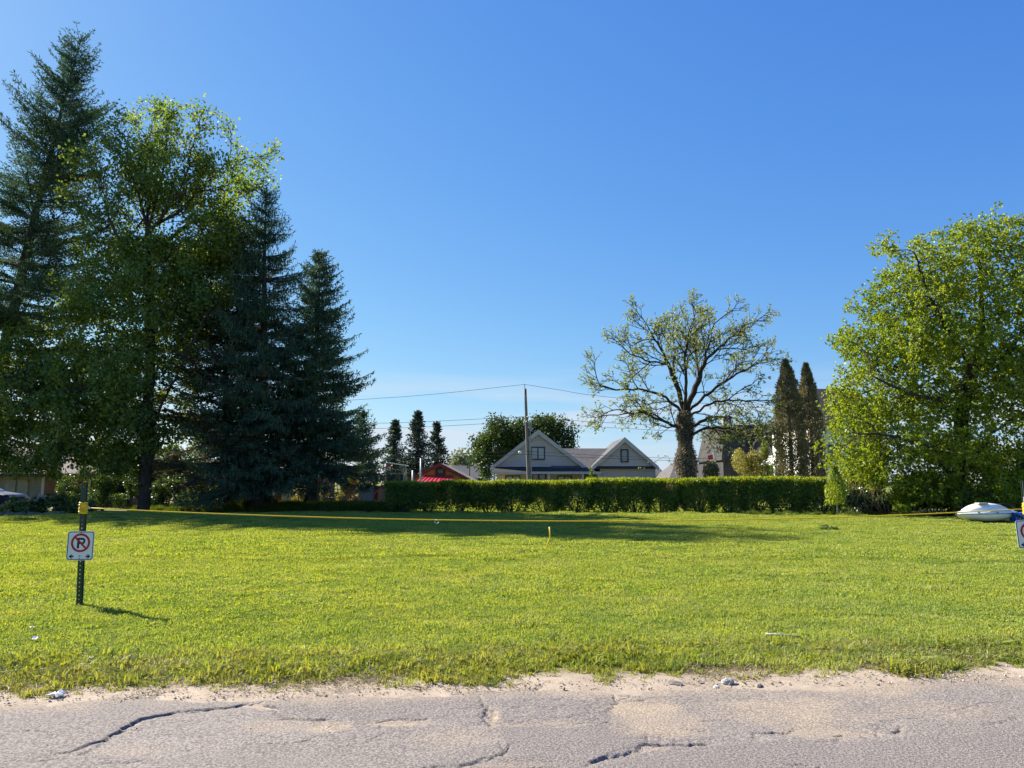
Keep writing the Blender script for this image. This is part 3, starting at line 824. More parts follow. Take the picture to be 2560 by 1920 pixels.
def conifer(name, label, base, H, rfun, seed, mat, lean=(0, 0), z0=0.06, whorl=0.38, nb=6, top_up=0.6, low_down=-0.25, droop=0.25, tipup=0.15,
            spray=0.22, sw=0.075, hang=0.0, trunk_r=0.28, lat=0.17, gap=0.12, group=None, bark='bark_dark', fluff=1.0, cat='tree', bare_tip=0.0, cones=0):
    q = np.random.default_rng(seed); base = np.array(base, float)
    t = thing(name, label, cat, base, group)
    def axis_at(f): return base + np.array([lean[0]*f**1.15, lean[1]*f, H*f])
    fs = np.linspace(0, 1, 14)
    tb = B(); tb.tube([axis_at(f)+np.array([math.sin(f*9+seed)*0.05, 0, 0]) for f in fs], [max(0.02, trunk_r*(1-f)**0.9) for f in fs], 9)
    tb.build('trunk', M[bark], t, smooth=True)
    P, D, L, W, B0, B1, R0, R1 = [], [], [], [], [], [], [], []
    z = z0*H
    while z < H*0.985:
        f = z/H; Rm = rfun(f)
        for k in range(nb if f < 0.9 else max(4, nb-1)):
            if q.uniform() < gap: continue
            a = q.uniform(0, 2*np.pi); Lb = max(0.18, Rm*q.uniform(0.62, 1.08)*(1.25 if q.uniform() < 0.06 else 1))
            e = low_down + (top_up-low_down)*f**1.2 + q.normal(0, 0.10)
            hdir = np.array([math.cos(a), math.sin(a), 0.0]); sdir = np.array([-math.sin(a), math.cos(a), 0.0])
            p0 = axis_at(min(0.995, (z+q.uniform(-0.10, 0.10))/H))
            s = np.linspace(0, 1, 6)
            def bp(s): return p0 + hdir*Lb*s[:, None] + np.array([0, 0, 1.0])*(Lb*(math.tan(e)*s - droop*s**2 + tipup*s**3.5))[:, None]
            pts = bp(s); rr = np.linspace(0.012+0.011*Lb, 0.006, 6)
            B0.append(pts[:-1]); B1.append(pts[1:]); R0.append(rr[:-1]); R1.append(rr[1:])
            m = max(3, int(Lb/lat)); ss = np.clip(np.linspace(0.12, 1.0, m)+q.normal(0, 0.02, m), 0.05, 1)
            c = bp(ss); eps = bp(np.clip(ss+0.03, 0, 1.03)); along = unit(eps-c+1e-6)
            for sg in (-1, 1):
                ll = (np.minimum(1.1, (1-ss)*Lb*0.42)+0.20)*q.uniform(0.6, 1.2, m)
                ld = unit(along*0.75 + sdir*sg*0.9 + np.stack([np.zeros(m), np.zeros(m), q.normal(-0.10, 0.09, m)], 1))
                cnt = np.maximum(1, (ll/(spray*0.75)).astype(int)); ii = np.repeat(np.arange(m), cnt)
                fr = (np.arange(len(ii)) - np.repeat(np.cumsum(cnt)-cnt, cnt)+0.2)/np.repeat(cnt, cnt)
                pp = c[ii] + ld[ii]*(ll[ii]*fr)[:, None]; pp[:, 2] -= 0.18*ll[ii]*fr**2
                reps = 2 if fluff >= 1 else 1
                for rep in range(reps):
                    P.append(pp); D.append(unit(ld[ii]+q.normal(0, 0.32, (len(ii), 3)))); L.append(spray*q.uniform(0.7, 1.4, len(ii))); W.append(sw*q.uniform(0.7, 1.3, len(ii)))
                if hang > 0:
                    P.append(pp); D.append(unit(np.array([0, 0, -1.0])+q.normal(0, 0.22, (len(ii), 3)))); L.append(hang*q.uniform(0.4, 1.3, len(ii))); W.append(sw*q.uniform(0.6, 1.1, len(ii)))
            P.append(c); D.append(unit(along+q.normal(0, 0.35, (m, 3)))); L.append(spray*1.2*np.ones(m)); W.append(sw*np.ones(m))
        z += whorl*(0.6+0.4*Rm/max(0.5, rfun(0.2)))*q.uniform(0.7, 1.3)
    # leader
    for f in np.linspace(0.93, 1.0, 14):
        k = 5; P.append(np.repeat(axis_at(f)[None], k, 0)); D.append(unit(q.normal(0, 1, (k, 3))+np.array([0, 0, 0.9]))); L.append(np.full(k, spray*(0.9 if not bare_tip else 0.5))); W.append(np.full(k, sw))
    P, D, L, W = map(np.concatenate, (P, D, L, W))
    V, F = leaves(P, D, L, W, q, 0.1)
    Vb, Fb = frusta(np.concatenate(B0), np.concatenate(B1), np.concatenate(R0), np.concatenate(R1), 3)
    tag(link('branches', np_mesh('branches', Vb, Fb, True), M[bark], t), kind='stuff')
    link('crown', np_mesh('crown', V, F), mat, t)
    return t

def lobes(spec, n, seed, Y, dy=0.9, shell=0.35, clump=0.42, per=22, uni=0.25):
    """attraction points in ellipsoids given by photo direction, size and depth: (px, py, rx, ry, weight[, dY])"""
    q = np.random.default_rng(seed); out = []; tot = sum(s[2]*s[3]*s[4] for s in spec)
    for s in spec:
        d = Y + (s[5] if len(s) > 5 else 0); c = at(s[0], s[1], d); m = mpp(d)
        k = int(n*s[2]*s[3]*s[4]/tot); ry = min(s[2], s[3]*1.1)*m*dy
        nc = max(3, k//per)
        cc = ell_points(nc, c, (s[2]*m*0.94, ry*0.94, s[3]*m*0.94), q, shell)
        kc = int(k*(1-uni)); g_ = cc[q.integers(0, nc, kc)] + q.normal(0, 1, (kc, 3))*np.array([clump, clump, clump*0.6])
        out.append(np.concatenate([g_, ell_points(k-kc, c, (s[2]*m, ry, s[3]*m), q, shell)]))
    A = np.concatenate(out)
    return A[A[:, 2] > 0.5]

def leaf_cloud(P, q, L, W, bias=0.4):
    n = len(P); D = unit(q.normal(0, 1, (n, 3)))
    roll = unit(q.normal(0, 1, (n, 3))+np.array([0, 0, bias]))
    return leaves(P, D, L*q.uniform(0.6, 1.3, n), W*q.uniform(0.6, 1.3, n), q, 0.18, np.cross(D, roll)+1e-4)

# ------------------------------------------------------------------ big trees at the left edge of the lawn
def on(px, Y, dz=0.0):
    p = at(px, 1200, Y); return (p.x, Y, lz(p.x, Y)+dz)

pT = at(203, 88, 40)
b = on(-70, 40)
conifer('spruce_tree', 'tallest spruce, leaning slightly, with shaggy upswept branches at the far left', b, pT.z, lambda f: 0.35+7.6*(1-f)**0.80*(0.72+0.28*min(1, f*3)),
        11, M['spruce'], lean=(pT.x-b[0], 0), z0=0.10, whorl=0.84, nb=11, top_up=0.72, low_down=-0.14, droop=0.12, tipup=0.28, spray=0.20, sw=0.055, trunk_r=0.42, lat=0.16, gap=0.24, hang=0.18)

# Norway maple with light yellow-green top
Y = 38
A = lobes([(330,760,190,230,0.9),(470,720,120,200,0.7),(290,1000,210,190,0.9),(120,1050,170,150,0.9),(40,960,120,160,0.8)], 5600, 21, Y, 0.9, 0.3, 0.48, 45, 0.12)
W_ = lambda px, py, dY=0: at(px, py, Y+dY)
limbs = [(None, [on(362, Y), W_(372,1080), W_(375,850), W_(372,640), W_(370,572)]),
         ((0, -1), [W_(395,480,-.3), W_(410,420,.3), W_(420,345)]), ((0, -1), [W_(440,535,-.6), W_(510,465,-.8), W_(572,400,-1)]),
         ((0, -1), [W_(345,480,.5), W_(325,430,.8), W_(318,375,.6)]), ((0, -6), [W_(470,560,.9), W_(545,525,1.2), W_(585,492,1.2)]),
         ((0, 12), [W_(270,960,-1.2), W_(160,980,-2), W_(60,1020,-2.2)]), ((0, 14), [W_(470,880,-.8), W_(530,760,-1)]),
         ((0, -1), [W_(370,470,1.4), W_(375,400,1.9), W_(368,345,1.8)]), ((0, -2), [W_(450,480,-1.4), W_(472,420,-2), W_(475,375,-2)]), ((0, -8), [W_(310,620,-.8), W_(270,540,-1.2), W_(262,460,-1.2)]), ((0, -9), [W_(420,640,-1.4), W_(460,590,-2)])]
def map_ram(pos, par):
    q = np.random.default_rng(24); c = np.array(at(390, 600, Y)); keep = [i for i in range(len(pos)) if pos[i][2] > c[2]+.3 and i < N_LIMB]
    return ramify(pos, par, [(i, q.uniform(.6, 1.15)) for i in keep if q.uniform() < .85], 25, 3, 1.65, .27, 2, .72, .06, .55, c, .22)
N_LIMB = 10**9
broadleaf('maple_tree', 'tall maple with airy yellow-green top between the leaning spruce and the pine', 'tree', limbs, A, M['maple'], M['bark_dark'], on(362, Y), 22,
          n_per=20, L=0.155, W=0.145, spread=0.20, step=0.28, infl=2.4, kill=0.33, trunk_r=0.31, tip=0.009, tipmax=0.016, dens=lambda p: np.where(p[:, 2] > 13.5, 0.36, 1.15), ram=map_ram)

b = on(560, 40.5); pT = at(575, 545, 40.5)
conifer('pine_tree', 'brownish ragged pine standing beside the maple trunk', b, pT.z, lambda f: 0.5+5.0*(1-f)**0.6*min(1, 0.7+f*2), 31, M['pine'], lean=(pT.x-b[0], 0), z0=0.10, whorl=0.42, nb=10,
        top_up=0.5, low_down=-0.1, droop=0.05, tipup=0.2, spray=0.26, sw=0.06, trunk_r=0.26, lat=0.20, gap=0.25, bark='bark')
b = on(648, 39); pT = at(668, 470, 39)
conifer('spruce_tree', 'spruce with a thin bare spire and drooping twigs in the middle of the conifers', b, pT.z, lambda f: 0.20+5.4*(1-f)**0.80*(0.75+0.25*min(1, f*3)), 41, M['spruce_dark'], lean=(pT.x-b[0], 0), z0=0.10,
        whorl=0.72, nb=13, top_up=0.55, low_down=-0.22, droop=0.18, tipup=0.28, spray=0.20, sw=0.055, hang=0.30, trunk_r=0.34, lat=0.19, gap=0.14, fluff=0.5, bare_tip=1)
b = on(776, 41); pT = at(800, 634, 41)
conifer('spruce_tree', 'dense dark spruce with drooping boughs at the right end of the conifers', b, pT.z, lambda f: 0.16+4.7*(1-f)**0.78*(0.85+0.15*min(1, f*4)), 51, M['spruce_dark'], lean=(pT.x-b[0], 0), z0=0.17,
        whorl=0.62, nb=17, top_up=0.55, low_down=-0.16, droop=0.14, tipup=0.22, spray=0.20, sw=0.06, hang=0.24, trunk_r=0.36, lat=0.14, gap=0.08, fluff=0.5)
b = on(905, 47); pT = at(918, 1030, 47)
conifer('spruce_tree', 'small dark spruce tucked behind the edge of the dense spruce', b, pT.z, lambda f: 0.2+2.1*(1-f)**0.7, 61, M['spruce_dark'], z0=0.03, whorl=0.26, nb=7,
        top_up=0.5, low_down=-0.2, droop=0.12, tipup=0.2, spray=0.20, sw=0.075, hang=0.22, trunk_r=0.12, lat=0.17, fluff=0.5)
# conifers far behind the orange house
for k, (px, py, hw, Yc, lab) in enumerate([(988,1052,40,82,'left one of the three distant conifers above the orange house'), (1045,1030,46,80,'tallest middle one of the three distant conifers above the orange house'),
                                         (1092,1058,36,78,'right one of the three distant conifers above the orange house')]):
    pT = at(px, py, Yc); R0_ = hw*mpp(Yc)
    conifer('conifer_tree', lab, (pT.x, Yc, 0), pT.z, (lambda R0_: (lambda f: 0.10+1.5*R0_*(1-f)**1.0))(R0_), 70+k, M['conifer_far'], z0=0.10, whorl=0.30, nb=9, top_up=0.45, low_down=-0.1, droop=0.15, tipup=0.1,
            spray=0.34, sw=0.13, hang=0.35, trunk_r=0.2, lat=0.28, gap=0.15, fluff=0.5, group='distant conifers behind the orange house')

# ------------------------------------------------------------------ walnut with a vine-clad trunk behind the hedge
Y = 44
limbs = [(None, [on(1716, Y), W_(1712,1110), W_(1712,1035)]),
         ((0, -1), [W_(1692,965,-.3), W_(1660,885,-.6), W_(1622,820,-.8), W_(1604,790,-.8)]),
         ((0, -1), [W_(1745,955,-.4), W_(1770,870,-.8), W_(1785,810,-.9), W_(1790,775,-.8)]),
         ((1, 6), [W_(1688,880,.6), W_(1682,830,1.1), W_(1688,795,1.3)]),
         ((2, 6), [W_(1735,870,.9), W_(1738,805,1.4)]),
         ((0, -1), [W_(1790,968,.7), W_(1850,930,1.2), W_(1912,900,1.4)]),
         ((2, 9), [W_(1835,838,.1), W_(1885,808,.4)]),
         ((0, -1), [W_(1655,988,.8), W_(1595,972,1.3), W_(1540,975,1.5), W_(1500,962,1.4)]),
         ((0, -2), [W_(1790,1003,-.8), W_(1850,1000,-1.3), W_(1908,1012,-1.4)]),
         ((0, -4), [W_(1658,1052,-.6), W_(1600,1030,-1.1), W_(1545,1038,-1.3)]),
         ((1, 8), [W_(1625,905,-1), W_(1575,885,-1.4), W_(1545,862,-1.6)]),
         ((0, 3), [W_(1670,1140,.2), W_(1625,1160,.4), W_(1595,1176,.6)]),
         ((0, -1), [W_(1715,985,-1.0), W_(1712,900,-1.9), W_(1722,830,-2.3)]),
         ((0, -5), [W_(1765,1070,-.4), W_(1825,1070,-.8), W_(1870,1092,-1.0)]), ((0, -4), [W_(1770,1045,.9), W_(1820,1040,1.6), W_(1865,1060,2.0)])]
def wal_ram(pos, par):
    q = np.random.default_rng(84); c = np.array(at(1712, 1000, Y)); zmin = c[2]-2.2
    st = [(i, q.uniform(.55, 1.1)) for i in range(len(pos)) if pos[i][2] > zmin and np.hypot(pos[i][0]-c[0], pos[i][1]-c[1]) > .5 and q.uniform() < .66]
    lo_ = [t_ for t_ in st if pos[t_[0]][2] < c[2]+.6]; hi_ = [t_ for t_ in st if pos[t_[0]][2] >= c[2]+.6]
    pos, par = ramify(pos, par, hi_, 85, 3, 1.7, .23, 1, .80, .02, .52, c, .25)
    pos, par = ramify(pos, par, lo_, 86, 3, 1.6, .23, 1, .85, -.035, .52, c, .2)
    return pos, par
wal, wp, wpar, wr = broadleaf('walnut_tree', 'broad walnut with sparse young leaves and dark arching limbs behind the hedge', 'tree', limbs, None, M['walnut'], M['bark_dark'], on(1716, Y), 82,
          n_per=7, L=0.13, W=0.06, spread=0.08, expo=2.62, step=0.30, trunk_r=0.40, tip=0.009, tuft=True, tipmax=0.0105, ram=wal_ram)
q = np.random.default_rng(83); n = 12000
f = q.uniform(0, 1, n)**0.9; a = q.uniform(0, 2*np.pi, n); ztop = at(1712, 1035, Y).z
rad = (0.40 + 0.50*(1-f)**2 + 0.12*np.sin(f*17+a*2))*np.sqrt(q.uniform(0.45, 1, n))
bx = wp[0][0]; P = np.stack([bx + rad*np.cos(a), Y + rad*np.sin(a), f*ztop*1.02], 1)
V, F = leaves(P, unit(q.normal(0, 1, (n, 3))+np.array([0, 0, -0.5])), 0.15*q.uniform(0.5, 1.4, n), 0.05*q.uniform(0.6, 1.4, n), q)
o = link('vine', np_mesh('vine', V, F), M['vine'], wal); o['label'] = 'dry brown vine wrapped round the trunk'

# ------------------------------------------------------------------ big fresh green tree at the right
Y = 34
A = lobes([(2440,655,150,118,0.9),(2290,700,110,110,0.9),(2250,860,150,130,1),(2420,860,190,190,1),(2180,930,85,80,1),(2180,1060,100,110,1.3),(2145,1150,70,80,1.3),(2235,780,85,85,0.9),(2300,1080,180,130,1.1),(2480,1050,180,180,1.0),(2620,850,170,260,0.9),(2390,1200,220,70,0.9),(2560,610,120,100,0.8)],
          9800, 91, Y, 0.9, 0.25, 0.55, 48, 0.20)
limbs = [(None, [on(2392, Y), W_(2398,1150), W_(2405,1020), W_(2430,930)]),
         ((0, -1), [W_(2460,840,.4), W_(2450,700,.6), W_(2440,560,.4)]), ((0, -1), [W_(2380,840,-.6), W_(2320,740,-1), W_(2290,640,-1)]),
         ((0, -2), [W_(2350,1000,-1.2), W_(2270,985,-1.8), W_(2180,940,-2)]), ((0, -1), [W_(2520,880,-.6), W_(2600,780,-.8)]), ((0, 4), [W_(2330,1120,-1.4), W_(2230,1090,-2), W_(2130,1080,-2)]),
         ((0, 5), [W_(2480,1080,-1.4), W_(2560,1030,-2)])]
broadleaf('maple_tree', 'large bright green tree filling the right side above the white boat', 'tree', limbs, A, M['maple_right'], M['bark_dark'], on(2392, Y), 92,
          n_per=43, L=0.118, W=0.075, spread=0.15, step=0.28, infl=2.4, kill=0.32, up_bias=1.0, trunk_r=0.36, tip=0.008, tuft=True, tipmax=0.014)
# ------------------------------------------------------------------ hedge
HEDGE_N = 15
HA, HB = np.array([-5.35, 38.6]), np.array([14.0, 35.0])
ORD = ['first', 'second', 'third', 'fourth', 'fifth', 'sixth', 'seventh', 'eighth', 'ninth', 'tenth', 'eleventh', 'twelfth', 'thirteenth', 'fourteenth', 'last']

def hedge_proto(seed, hw=0.80, hd=0.70, H=1.62, n=11000, low=.12):
    q = np.random.default_rng(seed)
    p = q.uniform(-1, 1, (n*4, 3)); p[:, 2] = q.uniform(0.05, 1, n*4)
    wid = np.where(p[:, 2] < 0.45, 0.70+0.67*p[:, 2], 1.0)
    r = (np.abs(p[:, 0]/wid)**3.5 + np.abs(p[:, 1]/wid)**3.5)
    lump = 0.10*np.sin(p[:, 0]*5+seed)+0.10*np.sin(p[:, 2]*9+p[:, 1]*4+seed*2)
    edge = np.maximum(r, np.clip((p[:, 2]-0.15)/0.85, 0, 1)**6)
    pr = np.where(edge > 0.45, 1.0, 0.22)*np.clip((p[:, 2]-0.02)/0.50, low, 1)*np.clip(0.62+0.6*np.sin(p[:, 0]*3.1+seed*1.7)*np.sin(p[:, 2]*4+seed), 0.25, 1)
    keep = (r < 1+lump) & (q.uniform(0, 1, n*4) < pr)
    p = p[keep][:n]*np.array([hw, hd, H]) + q.normal(0, 0.035, (min(n, keep.sum()), 3))
    V, F = leaf_cloud(p, q, 0.095, 0.055, 0.5)
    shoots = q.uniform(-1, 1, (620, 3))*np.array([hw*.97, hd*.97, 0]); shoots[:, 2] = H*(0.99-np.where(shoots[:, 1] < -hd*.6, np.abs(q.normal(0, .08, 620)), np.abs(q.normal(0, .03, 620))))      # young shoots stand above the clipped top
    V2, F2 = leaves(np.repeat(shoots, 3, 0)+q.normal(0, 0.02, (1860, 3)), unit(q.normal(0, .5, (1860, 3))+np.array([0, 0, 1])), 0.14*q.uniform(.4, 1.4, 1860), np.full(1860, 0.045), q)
    fol = np_mesh('foliage', V, F); fol.materials.append(M['hedge']); sho = np_mesh('shoots', V2, F2); sho.materials.append(M['hedge_sunlit_shoots'])
    w = B()
    for k in range(11):
        a = q.uniform(0, 2*math.pi); o = q.uniform(0.05, 0.35)
        b0 = Vector((math.cos(a)*o*0.5, math.sin(a)*o*0.4, -0.05)); t = Vector((math.cos(a)*hw*q.uniform(.3, .95), math.sin(a)*hd*q.uniform(.2, .9), H*q.uniform(.55, .85)))
        m = b0.lerp(t, 0.5)+Vector((q.normal(0, .06), q.normal(0, .06), -0.08))
        w.tube([b0, m, t], [0.028, 0.018, 0.007], 5)
        for _ in range(2):
            s = b0.lerp(t, q.uniform(.35, .7)); w.tube([s, s+Vector((q.normal(0, .25), q.normal(0, .2), q.uniform(.2, .5)))], [0.010, 0.004], 4)
    me = bpy.data.meshes.new('stem'); me.from_pydata(w.v, [], w.f); me.materials.append(M['stem'])
    return fol, me, sho
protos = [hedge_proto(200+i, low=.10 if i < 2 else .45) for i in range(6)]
for i in range(HEDGE_N):
    f = i/(HEDGE_N-1); p = HA+(HB-HA)*f
    end = {0: 'rounded shrub at the left end of the long hedge, beside the tall grass', HEDGE_N-1: 'shrub at the right end of the long hedge, next to the pale-stemmed sapling'}
    t = thing('hedge_shrub', end.get(i, f'{ORD[i]} shrub from the left end of the long clipped hedge'), 'hedge', (p[0]+random.uniform(-.18, .18), p[1]+random.uniform(-.16, .16), lz(p[0], p[1])),
              'shrubs of the clipped hedge', random.uniform(-.12, .12)+math.atan2(HB[1]-HA[1], HB[0]-HA[0]))
    topz = 1.5 + (1205-(1204-7*f))*mpp(p[1]) + (0.02 if i < 2 else 0)
    s = topz/1.69; t.scale = (random.uniform(1.0, 1.16), random.uniform(.9, 1.12), s*random.uniform(.955, 1.03))
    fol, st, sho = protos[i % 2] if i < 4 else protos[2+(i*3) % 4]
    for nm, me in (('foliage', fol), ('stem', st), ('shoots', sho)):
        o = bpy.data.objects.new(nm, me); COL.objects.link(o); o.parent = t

# ------------------------------------------------------------------ shrubs
def shrub(name, label, px, Y, w, h, mat, n, L=0.09, seed=0, cat='shrub', d=None, z0=0.02, W=None, upright=0.0, stem='stem', lumps=9, group=None, flat=0.0):
    q = np.random.default_rng(1000+seed); bx, by, bz = on(px, Y)
    t = thing(name, label, cat, (bx, by, bz), group); d = d or w
    c = np.stack([q.uniform(-.62, .62, lumps), q.uniform(-.62, .62, lumps), q.uniform(0.10, 0.86, lumps)], 1)
    rr = q.uniform(0.20, 0.40, lumps); c[:, :2] *= (1.08-c[:, 2:3]**2*0.75)
    j = q.integers(0, lumps, n); u = unit(q.normal(0, 1, (n, 3)))*(q.uniform(0.15, 1, (n, 1))**0.45)
    p = c[j]+u*rr[j][:, None]*np.array([1, 1, 0.62]); p[:, 2] = np.clip(p[:, 2], z0, 1.02)
    P = p*np.array([w/2/0.85, d/2/0.85, h]) + np.array([bx, by, bz])
    D = unit(q.normal(0, 1, (n, 3))+np.array([0, 0, upright]))
    V, F = leaves(P, D, L*q.uniform(.6, 1.35, n), (W or L*0.6)*q.uniform(.6, 1.3, n), q, 0.18, np.cross(D, unit(q.normal(0, 1, (n, 3))+np.array([0, 0, .8])))+1e-4)
    wd = B()
    for k in range(7):
        g = c[k % lumps]; e = Vector((bx+g[0]*w/2/.85, by+g[1]*d/2/.85, bz+g[2]*h)); s = Vector((bx+q.normal(0, .04), by+q.normal(0, .04), bz-0.05))
        wd.tube([s, s.lerp(e, .5)+Vector((0, 0, -.06*h)), e], [0.012+0.010*h, 0.008+0.006*h, 0.005], 5)
    wd.build('stem', M[stem], t, smooth=True)
    link('foliage', np_mesh('foliage', V, F), mat, t)
    return t

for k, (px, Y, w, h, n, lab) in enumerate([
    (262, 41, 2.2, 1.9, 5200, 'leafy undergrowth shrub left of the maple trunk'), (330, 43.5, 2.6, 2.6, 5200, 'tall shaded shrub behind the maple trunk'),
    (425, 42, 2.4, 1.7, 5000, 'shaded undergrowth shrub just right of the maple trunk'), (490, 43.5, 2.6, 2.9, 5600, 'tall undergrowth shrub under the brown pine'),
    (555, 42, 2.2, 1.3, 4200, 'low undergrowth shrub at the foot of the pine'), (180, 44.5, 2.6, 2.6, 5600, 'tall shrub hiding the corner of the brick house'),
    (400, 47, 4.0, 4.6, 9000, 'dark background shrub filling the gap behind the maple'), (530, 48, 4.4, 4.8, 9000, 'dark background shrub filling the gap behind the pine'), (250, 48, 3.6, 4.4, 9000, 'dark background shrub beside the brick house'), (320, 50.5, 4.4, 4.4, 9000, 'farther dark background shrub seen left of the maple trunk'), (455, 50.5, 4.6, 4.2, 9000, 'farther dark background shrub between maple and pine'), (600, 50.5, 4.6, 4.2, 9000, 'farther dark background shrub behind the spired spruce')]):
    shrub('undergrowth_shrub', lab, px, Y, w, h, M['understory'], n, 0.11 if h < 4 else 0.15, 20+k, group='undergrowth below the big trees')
shrub('round_shrub', 'dark rounded evergreen shrub beside the weathered leaning post', 648, 40.2, 2.1, 1.35, M['spruce_dark'], 9000, 0.07, 40, lumps=14)
shrub('sunlit_shrub', 'sunlit yellowish shrub just left of the dense spruce trunk', 745, 43.6, 1.3, 1.9, M['gold'], 4200, 0.10, 41)
shrub('sunlit_shrub', 'sunlit olive shrub standing above the chain-link fence', 875, 43.4, 1.5, 2.25, M['gold'], 4600, 0.10, 42)
shrub('slender_shrub', 'thin yellowish shrub growing through the chain-link fence', 812, 42.8, 0.7, 1.35, M['gold'], 1300, 0.09, 43)
def column(name, label, px, Y, w, pyt, mat, n, seed, cat='tree', sprayL=0.16):
    q = np.random.default_rng(1500+seed); bx, by, bz = on(px, Y); h = at(px, pyt, Y).z-bz
    t = thing(name, label, cat, (bx, by, bz)); f = q.uniform(0.03, 1, n)
    prof = np.where(f < 0.25, 0.85+0.15*f/0.25, (1-((f-0.25)/0.76)**3.2))*w/2
    a = q.uniform(0, 2*np.pi, n); lump = 1+0.16*np.sin(f*23+a*3+seed)+0.12*np.sin(f*61-a*2)
    r = prof*lump*np.sqrt(q.uniform(0.30, 1, n))
    bend = 0.10*np.sin(f*3+seed)*f
    P = np.stack([bx+r*np.cos(a)+bend, by+r*np.sin(a), bz+f*h], 1)
    D = unit(np.stack([np.cos(a)*.55, np.sin(a)*.55, np.full(n, .8)], 1)+q.normal(0, .35, (n, 3)))
    V, F = leaves(P, D, sprayL*q.uniform(.5, 1.4, n), sprayL*.34*q.uniform(.6, 1.3, n), q, 0.1)
    tb = B(); tb.tube([(bx, by, bz-.05), (bx+.02, by, bz+h*.5), (bx+.1*math.sin(3+seed)*.9, by, bz+h*.95)], [0.05+w*.06, 0.05+w*.03, 0.02], 8); tb.build('trunk', M['bark'], t, smooth=True)
    link('crown', np_mesh('crown', V, F), mat, t); return t
column('cedar_tree', 'taller brownish columnar cedar behind the hedge', 1980, 44, 1.75, 903, M['cedar'], 21000, 1)
column('cedar_tree', 'narrower columnar cedar against the white house', 2033, 45, 1.4, 911, M['cedar'], 17000, 2)
column('arborvitae', 'small narrow brown arborvitae at the left end of the hedge', 996, 40.6, 0.45, 1186, M['cedar'], 2600, 3, 'shrub', 0.10)
shrub('cedar_shrub', 'dark brown cedar shrub at the foot of the vine-clad trunk', 1790, 43.8, 2.0, 2.9, M['cedar'], 7000, 0.11, 50)
shrub('golden_shrub', 'shorter golden shrub behind the hedge beside the cedar shrub', 1842, 46.5, 1.9, 3.5, M['gold'], 6200, 0.09, 51, upright=0.5)
shrub('golden_shrub', 'taller pale golden shrub in front of the arched window', 1884, 47, 2.2, 4.5, M['gold'], 8200, 0.09, 52, upright=0.5)
shrub('green_shrub', 'fresh green shrub between the golden shrub and the cedar', 1932, 46.5, 2.0, 4.6, M['green_shrub'], 5200, 0.09, 53, upright=0.5)
shrub('young_tree', 'slim leafy young tree rising above the hedge before the porch', 1475, 43, 0.45, 2.35, M['green_shrub'], 1500, 0.10, 54, 'tree', upright=0.3)
# growth below the big green tree
shrub('leafy_shrub', 'shaded leafy shrub behind the bow of the white boat', 2330, 33.5, 3.0, 2.0, M['maple_right'], 8500, 0.11, 60)
shrub('leafy_shrub', 'leafy shrub directly behind the white boat', 2450, 33.2, 2.6, 1.7, M['maple_right'], 8000, 0.12, 61)
shrub('leafy_shrub', 'bright leafy sapling bush above the blue bin', 2515, 32.4, 2.0, 3.1, M['maple_right'], 8500, 0.14, 62)
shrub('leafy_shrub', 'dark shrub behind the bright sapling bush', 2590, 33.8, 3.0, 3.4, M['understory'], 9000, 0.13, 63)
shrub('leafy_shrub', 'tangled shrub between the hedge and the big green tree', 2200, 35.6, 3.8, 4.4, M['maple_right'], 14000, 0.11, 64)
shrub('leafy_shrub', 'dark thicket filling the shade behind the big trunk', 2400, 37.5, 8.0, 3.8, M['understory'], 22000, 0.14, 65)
shrub('leafy_shrub', 'small leafy shrub at the foot of the dry brush', 2255, 32.6, 0.9, 0.55, M['maple_right'], 1600, 0.08, 66)
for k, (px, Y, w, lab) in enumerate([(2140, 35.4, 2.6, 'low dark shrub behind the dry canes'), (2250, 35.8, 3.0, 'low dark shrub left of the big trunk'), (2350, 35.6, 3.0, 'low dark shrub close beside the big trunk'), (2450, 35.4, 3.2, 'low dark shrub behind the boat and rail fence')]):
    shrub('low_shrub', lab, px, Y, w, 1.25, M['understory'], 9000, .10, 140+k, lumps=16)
# dry brush
br = thing('dry_brush', 'bundle of dry brown canes leaning under the leaves past the hedge end', 'brush', on(2165, 34.6))
q = np.random.default_rng(67); bxx = on(2165, 34.6)
for k in range(34):
    s = Vector((bxx[0]+q.uniform(-1.4, 1.3), bxx[1]+q.uniform(-.5, .5), -0.03)); e = s+Vector((q.normal(-.1, .45), q.normal(0, .25), q.uniform(1.0, 2.1)))
    c_ = B(); c_.tube([s, s.lerp(e, .5)+Vector((q.normal(0, .08), 0, 0)), e], [0.016, 0.012, 0.006], 5); c_.build('cane', M['dry_stem'], br, smooth=True)
# sapling with a pale stem at the end of the hedge
bx, by, bz = on(2090, 32.6)
sap = thing('sapling', 'young sapling with a pale straight stem and drooping leaves at the hedge end', 'tree', (bx, by, bz))
tb = B(); tb.tube([(bx, by, bz-.03), (bx-.03, by, bz+.9), (bx-.06, by, bz+1.9)], [0.035, 0.028, 0.012], 8)
q = np.random.default_rng(68)
for k in range(16):
    z = q.uniform(.85, 1.9); a = q.uniform(0, 6.28); l_ = q.uniform(.25, .55)
    tb.tube([(bx-.05, by, bz+z), (bx-.05+math.cos(a)*l_*.6, by+math.sin(a)*l_*.6, bz+z+.12), (bx-.05+math.cos(a)*l_, by+math.sin(a)*l_, bz+z-.12)], [.008, .006, .003], 4)
tb.build('trunk', M['bark_pale'], sap, smooth=True)
n = 1700; a = q.uniform(0, 6.28, n); rr = 0.42*np.sqrt(q.uniform(.02, 1, n)); z = q.uniform(.55, 2.15, n); rr *= np.clip((2.3-z)/1.0, .35, 1)
P = np.stack([bx-.05+rr*np.cos(a), by+rr*np.sin(a), bz+z], 1)
